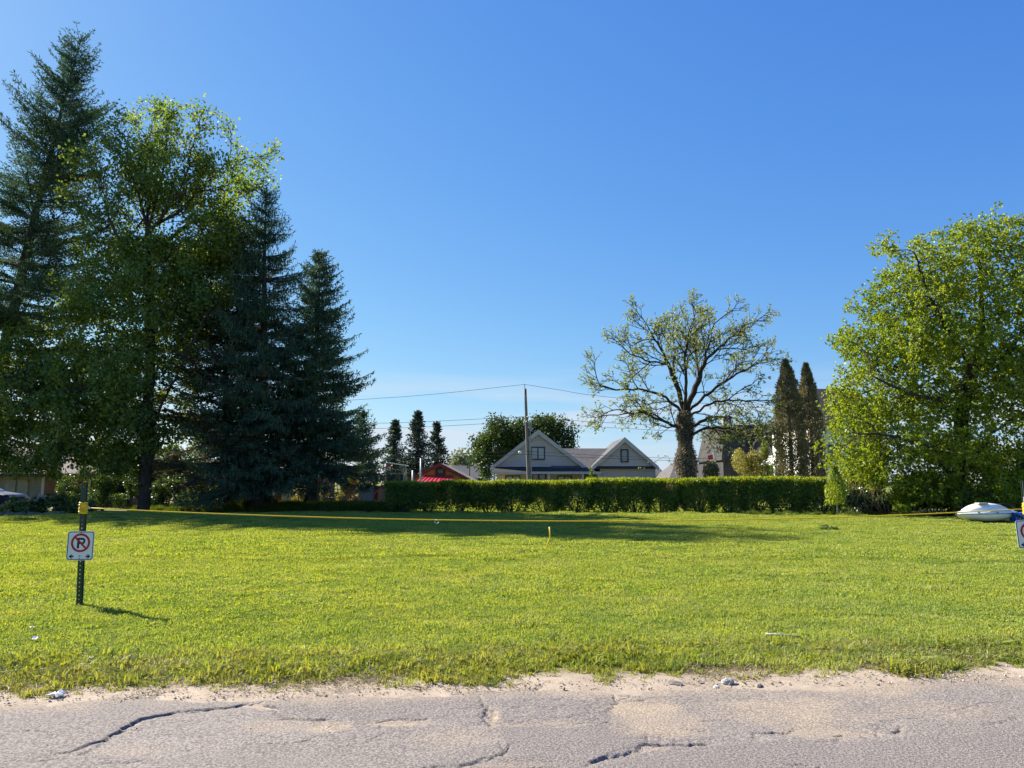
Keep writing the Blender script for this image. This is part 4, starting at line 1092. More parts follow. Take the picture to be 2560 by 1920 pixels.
V, F = leaves(P, unit(np.array([0, 0, -1.0])+q.normal(0, .45, (n, 3))), .13*q.uniform(.6, 1.2, n), .05*q.uniform(.6, 1.2, n), q)
link('crown', np_mesh('crown', V, F), M['maple_right'], sap)

# tall unmown grass along the trees
tallv = [blade_patch('tall_grass_clump', 0.35, 150, 0.35, 0.85, 0.022, 300+i, M['tall_grass'], 0.35) for i in range(4)]
q = np.random.default_rng(70); n = 1500
u = q.uniform(0, 1, n); px_ = 330+680*u; yy = 38.3+q.uniform(0, 4.2, n)-0.6*np.sin(u*6)
xx = (px_-1280)/FPX*yy*0.99
s_ = q.uniform(.6, 1.15, n)*np.clip((yy-37.8)/1.2, .35, 1)*np.where(px_ < 520, .6, 1)
scatter('tall_grass', np.stack([xx, yy, lawn_z(xx, yy)-.02], 1), s_, tallv, 'tall unmown grass along the foot of the conifers', 'grass', 71, .08)
q = np.random.default_rng(72); n = 260
xx = np.concatenate([q.uniform(10, 21, 200), np.array(on(2460, 28.7)[0:1]).repeat(60)+q.uniform(-1.5, 1.2, 60)]); yy = np.concatenate([32.9+q.uniform(0, 2.2, 200), 28.5+q.uniform(-.2, .3, 60)])
scatter('tall_grass', np.stack([xx, yy, lawn_z(xx, yy)-.02], 1), np.concatenate([q.uniform(.22, .5, 200), q.uniform(.12, .25, 60)]), tallv, 'rough grass round the white boat and below the big green tree', 'grass', 73, .08)

# ------------------------------------------------------------------ garden bed at the far left
for k, (px, Y, w, h, lab, mt) in enumerate([(12, 35.0, .8, .55, 'low garden plant with yellow-green leaves at the left picture edge', 'gold'), (38, 35.4, .7, .8, 'tall broad-leaved garden plant before the dark car', 'garden'), (62, 35.2, .9, .6, 'bushy garden plant left of the pink flowers', 'garden'),
                                         (92, 35.4, 1.0, .8, 'garden plant with pale pink flowers', 'garden'), (122, 35.8, 1.1, .95, 'garden plant with pink flower heads below the brick wall', 'garden'), (152, 36.0, 1.1, .9, 'leafy garden plant in the middle of the bed', 'garden'),
                                         (182, 36.2, 1.0, .8, 'leafy garden plant next to the shaded one at the right end of the bed', 'garden'), (222, 36.4, 1.3, .7, 'shaded garden plant at the right end of the bed', 'understory')]):
    t = shrub('garden_plant', lab, px, Y, w, h, M[mt], 900, .15, 80+k, 'plant', lumps=6, group='plants of the garden bed')
    if k in (3, 4):
        q = np.random.default_rng(90+k); bx, by, bz = t.location; n = 90
        c = np.stack([bx+q.uniform(-.4, .4, 9), by-.2+q.uniform(-.2, .2, 9), bz+h*q.uniform(.75, 1.0, 9)], 1)
        V, F = leaf_cloud(np.repeat(c, 10, 0)+q.normal(0, .035, (n, 3)), q, .07, .06); tag(link('flowers', np_mesh('flowers', V, F), M['bloom'], t), kind='stuff')
M['stone'] = pmat('field_stone', (0.17, 0.155, 0.135), .85, .3, 5, .4, 20, .2)
def stone(name, label, loc, size, seed, mat='stone', cat='stone', group=None, flat=.55):
    q = np.random.default_rng(2000+seed); bm = bmesh.new(); bmesh.ops.create_icosphere(bm, subdivisions=2, radius=1)
    for v in bm.verts:
        v.co *= 1+q.normal(0, .06); v.co.x = math.copysign(abs(v.co.x)**.8, v.co.x); v.co.y = math.copysign(abs(v.co.y)**.8, v.co.y)
        v.co.x *= size[0]/2; v.co.y *= size[1]/2; v.co.z *= size[2]/2
    me = bpy.data.meshes.new(name); bm.to_mesh(me); bm.free(); me.materials.append(M[mat])
    o = bpy.data.objects.new(name, me); COL.objects.link(o); o.location = (loc[0], loc[1], loc[2]+size[2]*.30); o.rotation_euler = (q.normal(0, .1), q.normal(0, .1), q.uniform(0, 3))
    return tag(o, label, cat, group)
for k, (px, w, lab) in enumerate([(8, .5, 'grey edging stone at the left picture edge'), (30, .45, 'small grey edging stone below the tall garden plant'), (58, .5, 'edging stone below the pink flowers'), (96, .75, 'broad flat edging stone left of the longest one'), (134, 1.05, 'longest flat pale edging stone of the garden bed'), (230, .5, 'edging stone just right of the no-parking post')]):
    stone('edging_stone', lab, on(px, 34.4), (w, .4, .22), k, group='edging stones of the garden bed')
# ------------------------------------------------------------------ building materials
def shingle_mat(name, a, b, row=0.14):
    m, n, l, out = new_mat(name)
    bs = n.new('ShaderNodeBsdfPrincipled'); bs.inputs['Roughness'].default_value = .9; bs.inputs['Specular IOR Level'].default_value = .15
    tc = n.new('ShaderNodeTexCoord'); br = n.new('ShaderNodeTexBrick'); br.inputs['Scale'].default_value = 1
    br.inputs['Brick Width'].default_value = .32; br.inputs['Row Height'].default_value = row; br.inputs['Mortar Size'].default_value = .012; br.inputs['Bias'].default_value = 0
    br.inputs['Color1'].default_value = (*a, 1); br.inputs['Color2'].default_value = (*b, 1); br.inputs['Mortar'].default_value = (*[c*.55 for c in a], 1)
    sx = n.new('ShaderNodeSeparateXYZ'); cx = n.new('ShaderNodeCombineXYZ'); ad = n.new('ShaderNodeMath'); ad.operation = 'ADD'
    l.new(tc.outputs['Object'], sx.inputs[0]); l.new(sx.outputs['X'], cx.inputs['X'])
    l.new(sx.outputs['Z'], ad.inputs[0]); l.new(sx.outputs['Y'], ad.inputs[1]); l.new(ad.outputs[0], cx.inputs['Y'])
    l.new(cx.outputs[0], br.inputs['Vector']); l.new(br.outputs['Color'], bs.inputs['Base Color']); l.new(bs.outputs['BSDF'], out.inputs['Surface'])
    return m
M['siding'] = pmat('grey_siding', (.42, .405, .37), .6, .06, 2, .1, 60, .25, stretch=(.3, 1, 4))
M['trim'] = pmat('pale_trim', (.42, .41, .38), .55, .06, 3)
M['tan_wall'] = pmat('tan_board', (.46, .42, .37), .65, .07, 3)
M['shingle'] = shingle_mat('grey_shingles', (.095, .09, .092), (.155, .148, .15))
M['shingle_dark_shade'] = shingle_mat('dark_and_shaded_shingles', (.045, .042, .042), (.068, .064, .062))  # dark roof colour; on some slopes it also stands in for shade
M['shingle_brown'] = shingle_mat('brown_shingles', (.22, .18, .16), (.32, .27, .24))
M['slate'] = shingle_mat('slate_tiles', (.045, .043, .043), (.075, .072, .07), .22)
M['black'] = pmat('black_frame', (.018, .018, .022), .4, .1, 5, spec=.4)
M['glass'] = pmat('window_glass', (.20, .25, .28), .06, .25, 1.2, spec=.8)  # pale base colour stands in for reflected sky and for curtains
M['glass_dark'] = pmat('dark_glass', (.03, .035, .04), .05, .3, 1.2, spec=.8)
M['white'] = pmat('white_paint', (.78, .77, .74), .5, .05, 3)
M['white_plastic'] = pmat('white_gelcoat', (.80, .80, .79), .25, .04, 2, spec=.5, coat=.3)
M['orange'] = pmat('orange_stucco', (.58, .26, .08), .8, .12, 3, .2, 40)
M['dark_red'] = pmat('dark_red_paint', (.16, .03, .03), .5, .15, 4)
M['red_metal'] = pmat('red_metal_roof', (.55, .045, .06), .35, .12, 2, spec=.5)
M['brick'] = shingle_mat('red_brick', (.27, .13, .09), (.36, .19, .13), .075)
M['wood_grey'] = pmat('weathered_wood', (.33, .31, .28), .85, .25, 6, .3, 40, stretch=(3, 3, .5))
M['wood_tan'] = pmat('tan_wood', (.36, .24, .11), .75, .2, 5, .2, 40, stretch=(3, 3, .5))
M['pole_wood'] = pmat('pole_wood', (.20, .18, .16), .9, .25, 4, .4, 40, .1, stretch=(4, 4, .3))
M['galv'] = pmat('galvanised_steel', (.26, .265, .27), .5, .15, 8, metal=.3)
M['wire'] = pmat('wire', (.035, .035, .04), .6, .1, 4)
M['concrete'] = pmat('concrete', (.40, .38, .35), .85, .15, 3, .3, 30)

def ax(px, Y): return at(px, 1200, Y).x
def az(py, Y): return at(1280, py, Y).z

def window(root, x0, x1, z0, z1, y, split=2, rows=3, cols=2, fw=.09, glass='glass', muntin=True):
    """front-facing window: frame with a mullion, one pane per sash, thin glazing bars"""
    f = B(); f.box(x0, x1, y-.05, y+.03, z0, z0+fw).box(x0, x1, y-.05, y+.03, z1-fw, z1).box(x0, x0+fw, y-.05, y+.03, z0+fw, z1-fw).box(x1-fw, x1, y-.05, y+.03, z0+fw, z1-fw)
    w = (x1-x0-fw)/split
    for i in range(1, split): f.box(x0+i*w, x0+i*w+fw, y-.05, y+.03, z0+fw, z1-fw)
    fr = f.build('window', M['black'], root)
    for i in range(split):
        a, b = x0+fw+i*w, x0+w+i*w
        p = B(); p.box(a, b, y-.01, y+.01, z0+fw, z1-fw); p.build('pane', M[glass], fr)
        if muntin:
            m_ = B()
            for c in range(1, cols): xx = a+(b-a)*c/cols; m_.box(xx-.012, xx+.012, y-.022, y-.012, z0+fw, z1-fw)
            for r_ in range(1, rows): zz = z0+fw+(z1-z0-2*fw)*r_/rows; m_.box(a, b, y-.024, y-.013, zz-.012, zz+.012)
            m_.build('glazing_bars', M['trim'], fr)
    return fr

def gable_siding(root, xc, half, z0, rise, y, course=.30, mat='siding'):
    """gable wall of lapped boards, each its own piece"""
    w = B(); w.prism([(xc-half, y+.06, z0), (xc+half, y+.06, z0), (xc, y+.06, z0+rise)], (0, .2, 0)); g = w.build('gable_wall', M[mat], root)
    n = int(rise/course)
    for i in range(n):
        a, b = z0+i*course, min(z0+rise-.02, z0+(i+1)*course-.012)
        ha, hb = half*(1-(a-z0)/rise), half*(1-(b-z0)/rise)
        if hb < .05: hb = .02
        p = B(); p.v += [(xc-ha, y-.002, a), (xc+ha, y-.002, a), (xc+hb, y+.035, b), (xc-hb, y+.035, b), (xc-ha, y+.058, a), (xc+ha, y+.058, a), (xc+hb, y+.058, b), (xc-hb, y+.058, b)]
        p.f += [(0,1,2,3), (4,7,6,5), (0,4,5,1), (1,5,6,2), (2,6,7,3), (3,7,4,0)]
        p.build('siding_board', M[mat], g)
    return g
def gable_roof(root, xc, half, z0, rise, y0, y1, over=.35, th=.16, mat='shingle', rake='trim', rw=.28):
    k = rise/half; o = over
    r = B()
    for s in (-1, 1):
        a = (xc+s*(half+o), y0-.30, z0-o*k); b = (xc, y0-.30, z0+rise)
        up = Vector((s*k, 0, 1)).normalized()*th
        r.prism([a, b, tuple(Vector(b)+Vector((0, 0, th*math.sqrt(1+k*k)))), tuple(Vector(a)+Vector((0, 0, th*math.sqrt(1+k*k))))], (0, y1-y0+.3, 0))
    rf = r.build('roof', M[mat], root)
    f = B()
    for s in (-1, 1):
        a, b = Vector((xc+s*(half+o), y0-.345, z0-o*k)), Vector((xc, y0-.345, z0+rise))
        f.prism([a+Vector((0, 0, -rw*.9)), b+Vector((0, 0, -rw*1.2)), b+Vector((0, 0, th*1.3)), a+Vector((0, 0, th*1.1))], (0, .04, 0))
    f.build('rake_board', M[rake], root)
    return rf

# ------------------------------------------------------------------ grey gabled house across the far street
Y = 85.0
hs = thing('grey_house', 'grey two-gabled house with black windows and a long porch behind the hedge', 'house', (ax(1430, Y), Y+3, 0))
xl, xr = ax(1241, Y), ax(1500, Y)
w = B(); w.box(xl, xr, Y+1.9, Y+2.1, 0, az(1176, Y)); wall = w.build('porch_wall', M['tan_wall'], hs)
bt = B()
for i in range(34):
    x = xl+.15+i*(xr-xl-.3)/33; bt.box(x-.02, x+.02, Y+1.87, Y+1.9, .2, az(1182, Y))
tag(bt.build('battens', M['tan_wall'], wall), kind='stuff')
w = B(); w.box(xl, xl+.2, Y+2.1, Y+11, 0, az(1176, Y)).box(ax(1640, Y)-.2, ax(1640, Y), Y+1, Y+11, 0, az(1172, Y)).box(xl+.2, ax(1640, Y)-.2, Y+10.8, Y+11, 0, az(1172, Y)); w.build('side_walls', M['siding'], hs)
gx0, gx1 = ax(1501, Y), ax(1640, Y)
w = B(); w.box(gx0, gx1, Y+.2, Y+.4, 0, az(1171, Y)); gw = w.build('garage_wall', M['siding'], hs)
bt = B()
for i in range(26):
    x = gx0+.1+i*(gx1-gx0-.2)/25; bt.box(x-.02, x+.02, Y+.17, Y+.2, .2, az(1172, Y)-.05)
tag(bt.build('battens', M['siding'], gw), kind='stuff')
# porch roof with its fascia and posts
zt, ze = az(1166, Y+1.9), az(1179.5, Y)
r = B(); r.v += [(ax(1227, Y), Y-.2, ze), (ax(1505, Y), Y-.2, ze), (ax(1470, Y), Y+1.95, zt), (ax(1238, Y), Y+1.95, zt), (ax(1227, Y), Y-.2, ze-.1), (ax(1505, Y), Y-.2, ze-.1), (ax(1470, Y), Y+1.95, zt-.12), (ax(1238, Y), Y+1.95, zt-.12)]
r.f += [(0,1,2,3), (4,7,6,5), (0,4,5,1), (1,5,6,2), (2,6,7,3), (3,7,4,0)]; r.build('porch_roof', M['shingle_dark_shade'], hs)  # porch slope's shade is put into its dark shingle colour
f = B(); f.box(ax(1227, Y), ax(1505, Y), Y-.26, Y-.21, ze-.24, ze+.02).box(ax(1229, Y), ax(1503, Y), Y-.2, Y+1.8, ze-.24, ze-.2); f.build('fascia', M['trim'], hs)
for px in (1236, 1372, 1457, 1500):
    p = B(); p.box(ax(px, Y)-.11, ax(px, Y)+.11, Y-.1, Y+.12, 0, ze-.25); p.build('porch_post', M['trim'], hs)
fl = B(); fl.box(xl, xr, Y-.2, Y+1.85, 0, .35); fl.build('porch_floor', M['concrete'], hs)
Yw = Y+1.9
window(hs, ax(1263, Yw), ax(1301, Yw), .9, az(1188.5, Yw), Yw, 2, 1, 1, .14, muntin=False)
window(hs, ax(1393, Yw), ax(1430, Yw), .9, az(1188.5, Yw), Yw, 2, 1, 1, .14, muntin=False)
window(hs, ax(1461, Yw), ax(1482, Yw), .9, az(1186, Yw), Yw, 1, 1, 1, .14, 'glass_dark', False)
d = B(); d.box(ax(1329, Yw), ax(1366, Yw), Yw-.06, Yw+.02, .36, az(1184, Yw)); dr = d.build('door', M['black'], hs)
d = B(); d.box(ax(1333, Yw), ax(1345, Yw), Yw-.075, Yw-.062, .6, az(1187, Yw)).box(ax(1349, Yw), ax(1362, Yw), Yw-.075, Yw-.062, .6, az(1187, Yw)); d.build('door_glass', M['glass_dark'], dr)
# gables
Yg = Y+1.9; xc, hf = ax(1346, Yg), (ax(1462, Yg)-ax(1232, Yg))/2
z0 = az(1168, Yg); gable_siding(hs, xc, hf, z0, az(1079, Yg)-z0, Yg-.1, .30)
gable_roof(hs, xc, hf, z0, az(1079, Yg)-z0, Yg-.1, Yg+9, over=.25)
window(hs, ax(1327, Yg), ax(1363, Yg), az(1150, Yg), az(1117, Yg), Yg-.12, 2, 3, 2, .13)
Yg = Y+.2; xc, hf = ax(1563, Yg), (ax(1641, Yg)-ax(1486, Yg))/2
z0 = az(1166, Yg); gable_siding(hs, xc, hf, z0, az(1098, Yg)-z0, Yg-.1, .30)
gable_roof(hs, xc, hf, z0, az(1098, Yg)-z0, Yg-.1, Yg+10, over=.25)
window(hs, ax(1552, Yg), ax(1572, Yg), az(1156, Yg), az(1123, Yg), Yg-.12, 1, 3, 2, .13)
f = B(); f.prism([(ax(1486, Yg), Yg-.38, az(1170.5, Yg)), (ax(1640, Yg), Yg-.38, az(1170.5, Yg)), (ax(1638, Yg), Yg-.08, az(1165, Yg)), (ax(1488, Yg), Yg-.08, az(1165, Yg))], (0, .0, -.08)); f.build('skirt_roof', M['shingle_dark_shade'], hs)
# main roof between the gables
r = B(); zr = az(1121, Y+6); zb = az(1178, Y+.6)
r.prism([(ax(1380, Y), Y+.6, zb), (ax(1380, Y), Y+6, zr), (ax(1380, Y), Y+11.6, zb)], (ax(1570, Y)-ax(1380, Y), 0, 0)); r.build('main_roof', M['shingle'], hs)
g_ = thing('garden_flag', 'small pale flag hanging on a porch post of the grey house', 'flag', (ax(1497, Y), Y-.6, 0))
f = B(); f.tube([(ax(1492, Y), Y-.6, 0), (ax(1492, Y), Y-.6, az(1180, Y))], .02, 6); f.build('pole', M['galv'], g_)
f = B(); f.prism([(ax(1493, Y), Y-.6, az(1183, Y)), (ax(1496, Y), Y-.55, az(1187, Y)), (ax(1502, Y), Y-.62, az(1200, Y)), (ax(1496, Y), Y-.6, az(1203, Y))], (0, .02, 0)); f.build('cloth', M['bloom'], g_)

# round dark tree behind the grey house
Y = 108
A = lobes([(1250,1105,55,62,1),(1222,1140,38,55,1),(1300,1090,40,45,1),(1370,1085,45,42,1),(1395,1115,30,40,1),(1320,1120,70,60,.7)], 1700, 95, Y, .9, .3, .7)
W_ = lambda px, py, dY=0: at(px, py, Y+dY)
broadleaf('broad_tree', 'rounded dark green tree behind the grey house and the utility pole', 'tree', [(None, [on(1290, Y), W_(1295,1170), W_(1295,1130)]), ((0, -1), [W_(1255,1100), W_(1245,1070)]), ((0, -1), [W_(1350,1110), W_(1385,1085)])], A,
          M['far_leaves'], M['bark'], on(1290, Y), 96, n_per=40, L=.32, W=.27, spread=.42, step=.55, infl=5, kill=.7, trunk_r=.4, tip=.02, tipmax=.035)
for k, (px, py, rx, ry) in enumerate([(1138, 1160, 22, 20), (1160, 1158, 18, 18)]):
    Y = 175; A = lobes([(px, py, rx, ry, 1)], 160, 97+k, Y, .9, .2, .7)
    broadleaf('hazy_tree', ['pale distant tree left of the street lamp', 'pale distant tree touching the street lamp'][k], 'tree', [(None, [on(px, Y), tuple(at(px, py+10, Y))])], A, M['far_pale'], M['bark'], on(px, Y), 98+k,
              n_per=16, L=.8, W=.7, spread=.8, step=.9, infl=8, kill=1.2, trunk_r=.3, tip=.03, tipmax=.06)

# far houses
def far_house(name, label, Y, x0, x1, pye, pyr, roofm='shingle', wallm='siding', hip=.25, win=None, depth=8):
    t = thing(name, label, 'house', (ax((x0+x1)/2, Y), Y, 0)); a, b, ze, zr = ax(x0, Y), ax(x1, Y), az(pye, Y), az(pyr, Y+depth/2)
    w = B(); w.box(a, b, Y, Y+depth, 0, ze); w.build('wall', M[wallm], t)
    h = (b-a)*hip; o = .4
    r = B(); r.v += [(a-o, Y-o, ze-.1), (b+o, Y-o, ze-.1), (b+o, Y+depth+o, ze-.1), (a-o, Y+depth+o, ze-.1), (a+h, Y+depth/2, zr), (b-h, Y+depth/2, zr), ]
    r.f += [(0,1,5,4), (1,2,5), (2,3,4,5), (3,0,4), (0,3,2,1)]; r.build('roof', M[roofm], t)
    for (p0, p1, q0, q1) in (win or []):
        window(t, ax(p0, Y), ax(p1, Y), az(q1, Y), az(q0, Y), Y-.03, 3, 1, 1, .15, 'glass_dark', False)
    return t
far_house('far_house', 'distant grey-roofed house behind the street lamp', 140, 1150, 1222, 1194, 1166, hip=.32, win=[(1195, 1208, 1196, 1204)])
t = far_house('far_house', 'distant house with a small white-framed dormer beyond the orange house', 150, 1120, 1168, 1194, 1164, hip=.1)
f = B(); f.box(ax(1157, 149), ax(1169, 149), 146, 150, az(1190, 149), az(1179, 149)); dm = f.build('dormer', M['white'], t)
for k in range(3):
    f = B(); f.box(ax(1158.5+k*3.4, 146), ax(1161+k*3.4, 146), 145.95, 146, az(1188, 146), az(1182, 146)); f.build('pane', M['glass_dark'], dm)
far_house('far_house', 'distant pale-roofed house right of the grey house', 112, 1632, 1668, 1196, 1164, hip=.3)
far_house('far_house', 'low grey-roofed house peeping left of the vine-clad trunk', 75, 1682, 1790, 1192, 1150, hip=.3, wallm='brick')

# street lamp far off
lp = thing('street_lamp', 'thin dark street lamp pole before the distant grey roof', 'lamp', on(1174, 120))
f = B(); f.tube([(ax(1174, 120), 120, 0), (ax(1174, 120), 120, az(1156, 120))], [.09, .06], 8); f.build('pole', M['wire'], lp)
f = B(); f.tube([(ax(1174, 120), 120, az(1156, 120)), (ax(1173, 120), 120, az(1153, 120)), (ax(1170.5, 120), 120, az(1156, 120))], [.05, .05, .09], 6); f.build('lamp_head', M['galv'], lp)

# ------------------------------------------------------------------ utility pole and wires
Y = 68.0
up = thing('utility_pole', 'weathered wooden utility pole with a small lamp before the grey house', 'utility pole', (ax(1324, Y), Y, 0))
b0, b1 = Vector((ax(1324, Y), Y, -.2)), at(1313, 972, Y)
f = B(); f.tube([b0.lerp(b1, k/8) for k in range(9)], [.19-.075*k/8 for k in range(9)], 12); f.build('pole', M['pole_wood'], up, smooth=True)
f = B(); f.tube([at(1312.5, 978, Y-.16), at(1311.5, 960, Y-.16)], [.035, .03], 8); f.build('top_pin', M['galv'], up)
f = B(); f.tube([b1+Vector((0, -.16, -.1)), b1+Vector((0, -.16, -.5))], [.06, .06], 8); f.build('insulator', M['wire'], up)
for px, py in ((1320, 1041), (1317, 1053)):
    f = B(); f.tube([at(px-2, py, Y-.3), at(px+1, py+4, Y-.2)], [.05, .06], 8); f.build('insulator', M['galv'], up)
f = B(); f.tube([at(1317, 1127, Y-.15), at(1306, 1129, Y-.5), at(1300, 1131, Y-.6)], [.03, .03, .03], 6); la = f.build('lamp_arm', M['galv'], up)
f = B(); f.tube([at(1304, 1130, Y-.55), at(1298, 1131, Y-.6), at(1296, 1132, Y-.6)], [.06, .13, .05], 8); f.build('lamp_head', M['white'], la, smooth=True)
f = B(); f.tube([at(1326+4, 1240, Y-.2), at(1321+4, 1072, Y-.2)], .05, 8); f.build('conduit', M['galv'], up)
f = B(); f.box(at(1323, 1060, Y).x, at(1329, 1060, Y).x, Y-.45, Y-.25, az(1078, Y), az(1058, Y)); f.build('junction_box', M['galv'], up)
for lab, pts in (('topmost power line running to the tip of the utility pole', [(300,1003),(620,1012),(945,996),(1130,981),(1312,961),(1400,975),(1480,988),(1640,1002),(1900,1012),(2300,1005)]),
                 ('upper of the two middle power lines on the utility pole', [(300,1052),(700,1060),(950,1058),(1130,1051),(1320,1041),(1430,1051),(1525,1057),(1760,1068),(2000,1068),(2300,1060)]),
                 ('lower of the two middle power lines on the utility pole', [(300,1062),(700,1072),(950,1071),(1130,1064),(1317,1053),(1430,1063),(1525,1069),(1760,1080),(2000,1080),(2300,1072)]),
                 ('upper of the two low wires crossing the grey house', [(300,1142),(700,1147),(950,1141),(1130,1135),(1320,1128),(1450,1136),(1605,1143),(1760,1147),(2000,1147),(2300,1140)]),
                 ('lower of the two low wires crossing the grey house', [(300,1150),(700,1154),(950,1147),(1130,1142),(1320,1136),(1450,1143),(1605,1149),(1760,1153),(2000,1153),(2300,1146)])):
    P = [at(px, py, Y-.25) for px, py in pts]
    C = []
    for i in range(len(P)-1):
        p0, p1, p2, p3 = P[max(0, i-1)], P[i], P[i+1], P[min(len(P)-1, i+2)]
        kink = (i == 4 or i == 3)
        for k in range(6):
            t_ = k/6
            C.append(p1.lerp(p2, t_) if kink else 0.5*((2*p1)+(p2-p0)*t_+(2*p0-5*p1+4*p2-p3)*t_**2+(3*p1-p0-3*p2+p3)*t_**3))
    C.append(P[-1])
    f = B(); f.tube(C, .016, 5); tag(f.build('power_line', M['wire'], None, smooth=True), lab, 'wire', 'wires on the utility pole')

# ------------------------------------------------------------------ orange house and yard things at the left back
Y = 62
oh = thing('orange_house', 'orange gabled house with a dark roof edge and red metal porch roof', 'house', (ax(1100, Y), Y, 0))
xc = ax(1100, Y); k = 0.52; half = 4.2; zp = az(1163, Y); z0 = zp-half*k
w = B(); w.prism([(xc-half, Y, 0), (xc+half, Y, 0), (xc+half, Y, z0), (xc, Y, zp), (xc-half, Y, z0)], (0, 9, 0)); w.build('wall', M['orange'], oh)
gable_roof(oh, xc, half, z0+.04, half*k, Y, Y+9.3, over=.5, th=.12, mat='shingle_brown', rake='dark_red', rw=.12)
window(oh, ax(1092, Y), ax(1110, Y), az(1186, Y), az(1168, Y), Y-.03, 1, 1, 1, .10, 'glass_dark', False)
f = B(); x0, x1, zz0, zz1 = ax(1091, Y), ax(1111, Y), az(1187, Y), az(1167, Y)
f.box(x0-.06, x1+.06, Y-.1, Y-.055, zz1, zz1+.1).box(x0-.06, x1+.06, Y-.1, Y-.055, zz0-.1, zz0).box(x0-.1, x0, Y-.1, Y-.055, zz0, zz1).box(x1, x1+.1, Y-.1, Y-.055, zz0, zz1); f.build('window_trim', M['dark_red'], oh)
r = B(); Yp = Y-2.2; a, b, c, d = ax(1038, Yp), ax(1135, Yp), ax(1133, Y), ax(1062, Y); ze, zt = az(1205, Yp), az(1189, Y)
r.v += [(a, Yp, ze), (b, Yp, ze), (c, Y-.02, zt), (d, Y-.02, zt), (a, Yp, ze-.08), (b, Yp, ze-.08), (c, Y-.02, zt-.08), (d, Y-.02, zt-.08)]
r.f += [(0,1,2,3), (4,7,6,5), (0,4,5,1), (1,5,6,2), (2,6,7,3), (3,7,4,0)]; pr = r.build('porch_roof', M['red_metal'], oh)
for i in range(9):
    u = (i+.5)/9; s, e = Vector((a+(b-a)*u, Yp, ze+.02)), Vector((d+(c-d)*u, Y-.02, zt+.02)); f = B(); f.bar(s, e, .05, .06); f.build('seam', M['red_metal'], pr)
for px in (1040, 1133):
    f = B(); f.box(ax(px, Yp)-.07, ax(px, Yp)+.07, Yp+.1, Yp+.24, 0, ze-.08); f.build('porch_post', M['wood_tan'], oh)

Y = 50
ps = thing('playset', 'wooden play tower with a red and white canopy behind the round-roofed shed', 'playset', (ax(985, Y), Y, 0))
for px, zt in ((966, 1158), (1008, 1170)):
    for dy in (0, 1.3):
        f = B(); f.box(ax(px, Y)-.05, ax(px, Y)+.05, Y+dy-.05, Y+dy+.05, 0, az(zt, Y)); f.build('post', M['wood_grey'], ps)
f = B(); f.box(ax(964, Y), ax(1010, Y), Y-.1, Y+1.4, az(1182, Y)-.08, az(1182, Y)); f.build('deck', M['wood_grey'], ps)
f = B(); f.box(ax(967, Y), ax(1008, Y), Y-.06, Y-.02, az(1182, Y)-.9, az(1182, Y)-.08); f.build('panel', M['glass_dark'], ps)
f = B(); f.prism([(ax(968, Y), Y-.15, az(1155, Y)), (ax(1014, Y), Y-.15, az(1163, Y)), (ax(1014, Y), Y-.15, az(1165, Y)), (ax(968, Y), Y-.15, az(1158, Y))], (0, 1.6, 0)); f.build('canopy', M['white'], ps)
f = B(); f.prism([(ax(968, Y), Y-.12, az(1158.5, Y)), (ax(982, Y), Y-.12, az(1161, Y)), (ax(968, Y), Y-.12, az(1169, Y))], (0, .03, 0)); f.build('red_flap', M['red_metal'], ps)
for lab, px, Yp_, t0 in (('taller pale metal pole left of the orange gable', 1052, 58, 1146), ('shorter pale metal pole beside the play tower', 1032, 57, 1176)):
    f = B(); f.tube([(ax(px, Yp_), Yp_, 0), (ax(px, Yp_), Yp_, az(t0, Yp_))], .075, 10); tag(f.build('metal_pole', M['galv'], None, smooth=True, origin=(ax(px, Yp_), Yp_, 0)), lab, 'pole')

Y = 43
sh = thing('garden_shed', 'small round-roofed red shed with crossed tan doors', 'shed', (ax(985, Y), Y, 0))
xc, R_, zc = ax(985, Y), (ax(1040, Y)-ax(929, Y))/2, .0; zt = az(1210, Y)
arc = [(xc+R_*math.cos(t), zt*max(0, math.sin(t))**.62) for t in np.linspace(math.pi, 0, 19)]
f = B(); inner = [(xc+(R_-.07)*math.cos(t), (zt-.07)*max(0, math.sin(t))**.62) for t in np.linspace(0, math.pi, 19)]
for i in range(18):
    f.prism([(arc[i][0], Y-.08, arc[i][1]), (arc[i+1][0], Y-.08, arc[i+1][1]), (inner[17-i][0], Y-.08, inner[17-i][1]), (inner[18-i][0], Y-.08, inner[18-i][1])], (0, 2.2, 0))
f.build('roof', M['red_metal'], sh)
f = B(); f.prism([(p[0], Y, p[1]) for p in inner[::-1]], (0, .05, 0)); f.build('front_wall', M['dark_red'], sh)
for s in (0, 1):
    x0 = ax(946, Y)+s*.86; dw = .84; f = B(); f.box(x0, x0+dw, Y-.04, Y-.005, .1, zt-.25); dd = f.build('door', M['wood_tan'], sh)
    z1 = zt-.25
    f = B(); f.box(x0, x0+.08, Y-.06, Y-.041, .1, z1).box(x0+dw-.08, x0+dw, Y-.06, Y-.041, .1, z1).box(x0+.08, x0+dw-.08, Y-.06, Y-.041, z1-.08, z1).box(x0+.08, x0+dw-.08, Y-.06, Y-.041, .1, .18); f.build('door_frame', M['wood_tan'], dd)
    for (p, q_) in (((x0+.1, .2), (x0+dw/2, z1-.1)), ((x0+dw-.1, .2), (x0+dw/2, z1-.1))):
        f = B(); f.bar((p[0], Y-.052, p[1]), (q_[0], Y-.052, q_[1]), .03, .07, (0, -1, 0)); f.build('brace', M['wood_tan'], dd)
Y = 42.4
fc = thing('board_fence', 'short weathered grey board fence left of the round-roofed shed', 'fence', (ax(913, Y), Y, 0))
